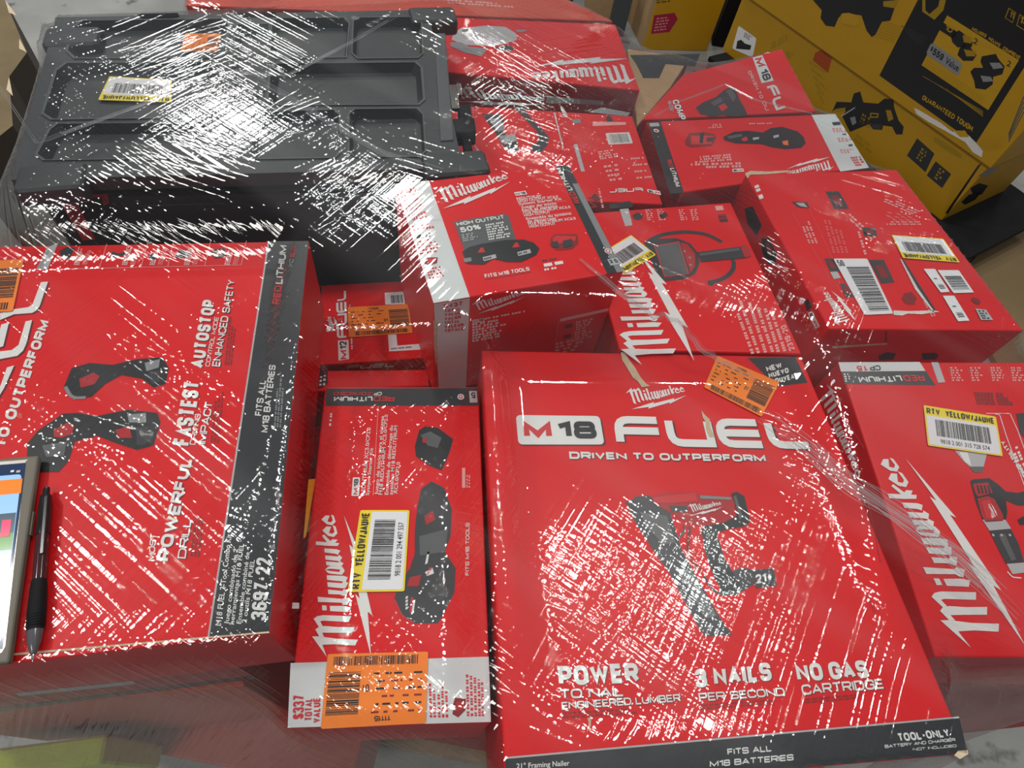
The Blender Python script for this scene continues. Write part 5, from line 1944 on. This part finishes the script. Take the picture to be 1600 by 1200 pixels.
OB = np.full_like(GX, -1.0)
HULLP = []
for T_, pl_ in TOPS:
    raster([(v.x, v.y) for v in T_], lambda x, y, P=pl_: P.p.z - ((x - P.p.x) * P.n.x + (y - P.p.y) * P.n.y) / P.n.z)
    HULLP += [(v.x, v.y) for v in T_]
lt_ = [Vector(level(.50).at(q)) for q in LQ]
raster([(v.x, v.y) for v in lt_], lambda x, y: x * 0 + ZB + .003)
for cpt, dx, dy in (((72, 46), .07, -.03), ((636, 14), .075, -.03), ((30, 262), .07, .02), ((655, 243), .085, .035)):
    o = level(.50).at(cpt)
    raster([(v.x, v.y) for v in (o, o + ex * dx, o + ex * dx - ey * .045, o - ey * .045)], lambda x, y: x * 0 + ZB + .006)
    HULLP += [(o.x, o.y), (o.x + ex.x * dx, o.y + ex.y * dx)]
HULLP += [(v.x, v.y) for v in lt_]
pts_ = sorted(set(HULLP))


def half(P):
    h = []
    for q in P:
        while len(h) > 1 and (h[-1][0] - h[-2][0]) * (q[1] - h[-2][1]) - (h[-1][1] - h[-2][1]) * (q[0] - h[-2][0]) <= 0:
            h.pop()
        h.append(q)
    return h[:-1]


HULL = half(pts_) + half(pts_[::-1])
DIST = np.full_like(GX, -9.0)
for i in range(len(HULL)):
    a, b = HULL[i], HULL[(i + 1) % len(HULL)]
    l = math.hypot(b[0] - a[0], b[1] - a[1])
    DIST = np.maximum(DIST, -((b[0] - a[0]) * (GY - a[1]) - (b[1] - a[1]) * (GX - a[0])) / l)
RAW = OB.copy()
for _ in range(2):
    D = OB.copy()
    for sy_ in (-1, 0, 1):
        for sx_ in (-1, 0, 1):
            D = np.maximum(D, np.roll(np.roll(OB, sy_, 0), sx_, 1))
    OB = D
OB += .0014
RAW += .0012
OUT = .075
ZEDGE = .42
Z = None
for step in (8, 4, 2, 1):
    ob = OB[::step, ::step]
    if step > 1:      # coarse obstacle keeps the highest point of each cell
        pad = np.full(((ob.shape[0]) * step, (ob.shape[1]) * step), -1.0)
        pad[:OB.shape[0], :OB.shape[1]] = OB[:pad.shape[0], :pad.shape[1]]
        ob = pad.reshape(ob.shape[0], step, ob.shape[1], step).max(axis=(1, 3))
    fixed = DIST[::step, ::step] > OUT
    if Z is None:
        Zc = np.maximum(ob, .8)
    else:
        Zc = np.repeat(np.repeat(Z, 2, 0), 2, 1)[:ob.shape[0], :ob.shape[1]]
        if Zc.shape != ob.shape:
            Zc = np.pad(Zc, ((0, ob.shape[0] - Zc.shape[0]), (0, ob.shape[1] - Zc.shape[1])), mode='edge')
    Zc[fixed] = ZEDGE
    for it in range(300 if step > 1 else 160):
        Av = (np.roll(Zc, 1, 0) + np.roll(Zc, -1, 0) + np.roll(Zc, 1, 1) + np.roll(Zc, -1, 1)) * .25
        Zc = np.maximum(Zc + 1.0 * (Av - Zc), ob)
        Zc[fixed] = ZEDGE
    Z = Zc
# the film clings to the broad card tops and only lifts towards their edges
for T_, pl_ in (TOPS[0], TOPS[1], TOPS[2]):
    poly = [(v.x, v.y) for v in T_]
    A_s = sum(poly[i][0] * poly[(i + 1) % 4][1] - poly[(i + 1) % 4][0] * poly[i][1] for i in range(4))
    dd_ = np.full_like(GX, 9.0)
    for i in range(4):
        a, b = poly[i], poly[(i + 1) % 4]
        dd_ = np.minimum(dd_, np.sign(A_s) * ((b[0] - a[0]) * (GY - a[1]) - (b[1] - a[1]) * (GX - a[0])) / math.hypot(b[0] - a[0], b[1] - a[1]))
    top_ = pl_.p.z + .0022 + np.maximum(0, .035 - dd_) * 1.1
    Z = np.where(dd_ > 0, np.minimum(Z, np.maximum(top_, RAW)), Z)
for it in range(7):
    Z = np.maximum((np.roll(Z, 1, 0) + np.roll(Z, -1, 0) + np.roll(Z, 1, 1) + np.roll(Z, -1, 1)) * .25, RAW)
keep = DIST < OUT + .008


def film_z(x, y):
    i = min(max(int(round((y - Y0) / CELL)), 0), ny_ - 1)
    j = min(max(int(round((x - X0) / CELL)), 0), nx - 1)
    return float(Z[i, j])


idx = -np.ones(GX.shape, int)
idx[keep] = np.arange(keep.sum())
V_ = np.stack([GX[keep], GY[keep], Z[keep]], 1)
q4 = keep[:-1, :-1] & keep[1:, :-1] & keep[:-1, 1:] & keep[1:, 1:]
F_ = np.stack([idx[:-1, :-1][q4], idx[:-1, 1:][q4], idx[1:, 1:][q4], idx[1:, :-1][q4]], 1)
me = bpy.data.meshes.new('stretch_film')
me.from_pydata(V_.tolist(), [], F_.tolist())
me.polygons.foreach_set('use_smooth', [True] * len(me.polygons))


TIGHT = [((845, 668), .578, .08), ((970, 650), .578, .10), ((1090, 690), .578, .10), ((1500, 700), .572, .15), ((800, 370), .50, .10), ((590, 860), .60, .06),
         ((1090, 430), .575, .10), ((1230, 230), .563, .10), ((600, 130), .50, .10), ((1290, 400), .545, .08), ((560, 500), .68, .09)]


# where the film is slack and creased, for each direction of the creases
SLACK = [[((1120, 930), .578, .15), ((220, 190), .50, .17), ((860, 980), .578, .10), ((1540, 470), .545, .08)],
         [((600, 380), .55, .13), ((260, 880), .54, .13), ((740, 800), .578, .09), ((380, 150), .50, .14)],
         [((830, 1000), .578, .12), ((190, 610), .54, .12), ((950, 70), .565, .10)],
         [((740, 480), .58, .08)]]


def film_material(name, haze0, haze1, gain, bump_mm, rough):
    m = bpy.data.materials.new(name)
    m.use_nodes = True
    nt = m.node_tree
    N, L = nt.nodes, nt.links
    N.clear()

    def node(t, **kw):
        n = N.new(t)
        for k, v in kw.items():
            setattr(n, k, v)
        return n

    def put(sock, v):
        if isinstance(v, (int, float, tuple, list)):
            sock.default_value = v
        else:
            L.new(v, sock)

    def mth(op, a, b=0.0, c=0.0, clamp=False):
        n = node('ShaderNodeMath', operation=op, use_clamp=clamp)
        put(n.inputs[0], a)
        put(n.inputs[1], b)
        put(n.inputs[2], c)
        return n.outputs[0]

    def dot(v, d):
        n = node('ShaderNodeVectorMath', operation='DOT_PRODUCT')
        put(n.inputs[0], v)
        n.inputs[1].default_value = d
        return n.outputs['Value']

    def noise(vec, scale, detail=1.0, off=0.0):
        n = node('ShaderNodeTexNoise')
        n.inputs['Scale'].default_value = scale
        n.inputs['Detail'].default_value = detail
        if off:
            ad = node('ShaderNodeVectorMath', operation='ADD')
            put(ad.inputs[0], vec)
            ad.inputs[1].default_value = (off, off * .7, off * .3)
            vec = ad.outputs[0]
        put(n.inputs['Vector'], vec)
        return n.outputs['Fac']

    def smooth(x, a, b):
        n = node('ShaderNodeMapRange', interpolation_type='SMOOTHSTEP')
        put(n.inputs[0], x)
        n.inputs[1].default_value = a
        n.inputs[2].default_value = b
        return n.outputs[0]

    P = node('ShaderNodeTexCoord').outputs['Object']
    def away(px, h_):
        q = level(h_).at(px)
        n = node('ShaderNodeVectorMath', operation='DISTANCE')
        put(n.inputs[0], P)
        n.inputs[1].default_value = (q.x, q.y, q.z)
        return n.outputs['Value']

    wob = noise(P, 2.2, 0, 5.0)
    mA = noise(P, 5.0, 0.0, 2.0)
    mB = noise(P, 4.2, 0.0, 9.0)
    fams = [(-27.0, 135.0, 1.1, mA, .38, .47, 1.0), (67.0, 140.0, 1.1, mA, .58, .48, 1.0), (-9.0, 120.0, 1.8, mB, .50, .58, .9), (53.0, 100.0, 1.8, mB, .46, .38, .9)]
    total = None
    for k, (ang, fr, al, mk, m0, m1, w) in enumerate(fams):
        a = math.radians(ang)
        al_ = dot(P, (math.cos(a), math.sin(a), 0))
        ac = dot(P, (-math.sin(a), math.cos(a), .25))
        ac = mth('MULTIPLY_ADD', wob, .016, ac)
        cb = node('ShaderNodeCombineXYZ')
        put(cb.inputs[0], mth('MULTIPLY', al_, al))
        put(cb.inputs[1], mth('MULTIPLY', ac, fr))
        cb.inputs[2].default_value = 3.1 * k
        st = noise(cb.outputs[0], 1.0, 0.0)
        u = mth('DIVIDE', mth('ABSOLUTE', mth('SUBTRACT', st, .5)), .13, 0, True)
        u = mth('SUBTRACT', 1.0, mth('MULTIPLY', u, u))
        st = mth('MULTIPLY', u, u)
        if k < 2:
            cf = node('ShaderNodeCombineXYZ')
            put(cf.inputs[0], mth('MULTIPLY', al_, al * 1.5))
            put(cf.inputs[1], mth('MULTIPLY', ac, fr * 2.6))
            cf.inputs[2].default_value = 2.3 * k
            st = mth('MULTIPLY_ADD', noise(cf.outputs[0], 1.0, 0.0), .55, st)
        mk = smooth(mk, m0, m1) if m0 < m1 else mth('SUBTRACT', 1.0, smooth(mk, m1, m0))
        for px, h_, r in SLACK[k]:
            mk = mth('MAXIMUM', mk, mth('SUBTRACT', 1.0, smooth(away(px, h_), r * .5, r * 1.1)))
        h = mth('MULTIPLY', mth('MULTIPLY', st, mk), w)
        total = h if total is None else mth('ADD', total, h)
        if k == 0:
            cz = node('ShaderNodeCombineXYZ')
            put(cz.inputs[0], mth('MULTIPLY', al_, .8))
            put(cz.inputs[1], mth('MULTIPLY', ac, 11.0))
            hz = smooth(noise(cz.outputs[0], 1.0, 1.0), .50, .66)
    # places where the film is drawn drum tight lie smooth
    for px, h_, r in TIGHT:
        total = mth('MULTIPLY', total, mth('MULTIPLY_ADD', smooth(away(px, h_), r * .65, r * 1.15), .93, .07))
    total = mth('ADD', total, mth('MULTIPLY', noise(P, 24.0, 0.0), 1.2))
    bp = node('ShaderNodeBump')
    bp.inputs['Strength'].default_value = 1.0
    bp.inputs['Distance'].default_value = bump_mm * .001
    put(bp.inputs['Height'], total)
    fr_ = node('ShaderNodeFresnel')
    fr_.inputs['IOR'].default_value = 1.5
    L.new(bp.outputs[0], fr_.inputs['Normal'])
    fac = mth('MINIMUM', mth('MULTIPLY', fr_.outputs[0], gain), .36)
    tr = node('ShaderNodeBsdfTransparent')
    tr.inputs[0].default_value = (.985, .985, .985, 1)
    gl = node('ShaderNodeBsdfGlossy')
    gl.inputs['Roughness'].default_value = rough
    L.new(bp.outputs[0], gl.inputs['Normal'])
    df = node('ShaderNodeBsdfDiffuse')
    df.inputs[0].default_value = (.82, .84, .86, 1)
    mh = node('ShaderNodeMixShader')
    put(mh.inputs[0], mth('MULTIPLY_ADD', hz, haze1, haze0, True))
    L.new(tr.outputs[0], mh.inputs[1])
    L.new(df.outputs[0], mh.inputs[2])
    mg = node('ShaderNodeMixShader')
    put(mg.inputs[0], fac)
    L.new(mh.outputs[0], mg.inputs[1])
    L.new(gl.outputs[0], mg.inputs[2])
    out = node('ShaderNodeOutputMaterial')
    L.new(mg.outputs[0], out.inputs[0])
    return m


FILM = film_material('clear stretch film', .002, .025, 2.2, .20, .04)
FOLD = film_material('bunched stretch film', .12, .08, 2.4, .1, .10)
me.materials.append(FILM)
film = bpy.data.objects.new('stretch_film', me)
COL.objects.link(film)
tag(film, 'clear glossy stretch film with fine streaks, wrapped over the whole load of cartons', 'film')


def on_film(px, lift=.001):
    z = 1.0
    for _ in range(6):
        q = Plane((0, 0, z), (0, 0, 1)).at(px)
        z = film_z(q.x, q.y)
    q = Plane((0, 0, z + lift), (0, 0, 1)).at(px)
    return q


def fold(path, width, strands, seed):
    """a rolled edge of the film: a narrow bunch of strands lying on the sheet"""
    rnd = random.Random(seed)
    P = []
    for a, b in zip(path, path[1:]):
        n = max(4, int(math.hypot(b[0] - a[0], b[1] - a[1]) / 12))
        for k in range(n):
            t = k / n
            P.append(on_film((a[0] + (b[0] - a[0]) * t, a[1] + (b[1] - a[1]) * t)))
    P.append(on_film(path[-1]))
    # a taut bunch never dips between its high points
    for _ in range(30):
        for i in range(1, len(P) - 1):
            z = (P[i - 1].z + P[i + 1].z) / 2
            if z > P[i].z:
                P[i].z = z
    p = Part()
    for s_ in range(strands):
        off = (s_ / max(1, strands - 1) - .5) * width
        ph = rnd.uniform(0, 6)
        r = rnd.uniform(.00012, .00034)
        i0, i1 = rnd.randint(0, len(P) // 5), len(P) - rnd.randint(0, len(P) // 5)
        ring0 = None
        for i in range(i0, i1):
            d = (P[min(i + 1, len(P) - 1)] - P[max(i - 1, 0)]).normalized()
            sd = d.cross(up).normalized()
            nn_ = sd.cross(d)
            c_ = P[i] + sd * (off * (1 + .25 * math.sin(i * .35 + ph))) + nn_ * (r * .6)
            ring = [c_ + sd * (r * 1.4 * math.cos(math.pi * k / 3)) + nn_ * (r * math.sin(math.pi * k / 3)) for k in range(6)]
            if ring0:
                for k in range(6):
                    p.poly([ring0[k], ring0[(k + 1) % 6], ring[(k + 1) % 6], ring[k]], FOLD)
            ring0 = ring
    p.build('film_fold', film, smooth=True, merge=True)


fold([(1190, 650), (1250, 695), (1330, 755), (1420, 815), (1500, 872), (1600, 975)], .026, 26, 1)
fold([(392, 118), (440, 146), (520, 196), (600, 240), (690, 268)], .009, 9, 2)
fold([(0, 246), (120, 200), (240, 158), (330, 112), (450, 118), (560, 60), (640, 13)], .006, 7, 3)
fold([(905, 405), (960, 450), (1030, 505), (1110, 560), (1190, 600)], .009, 9, 4)
fold([(1010, 188), (1060, 162), (1130, 140), (1180, 160), (1270, 178)], .004, 4, 5)
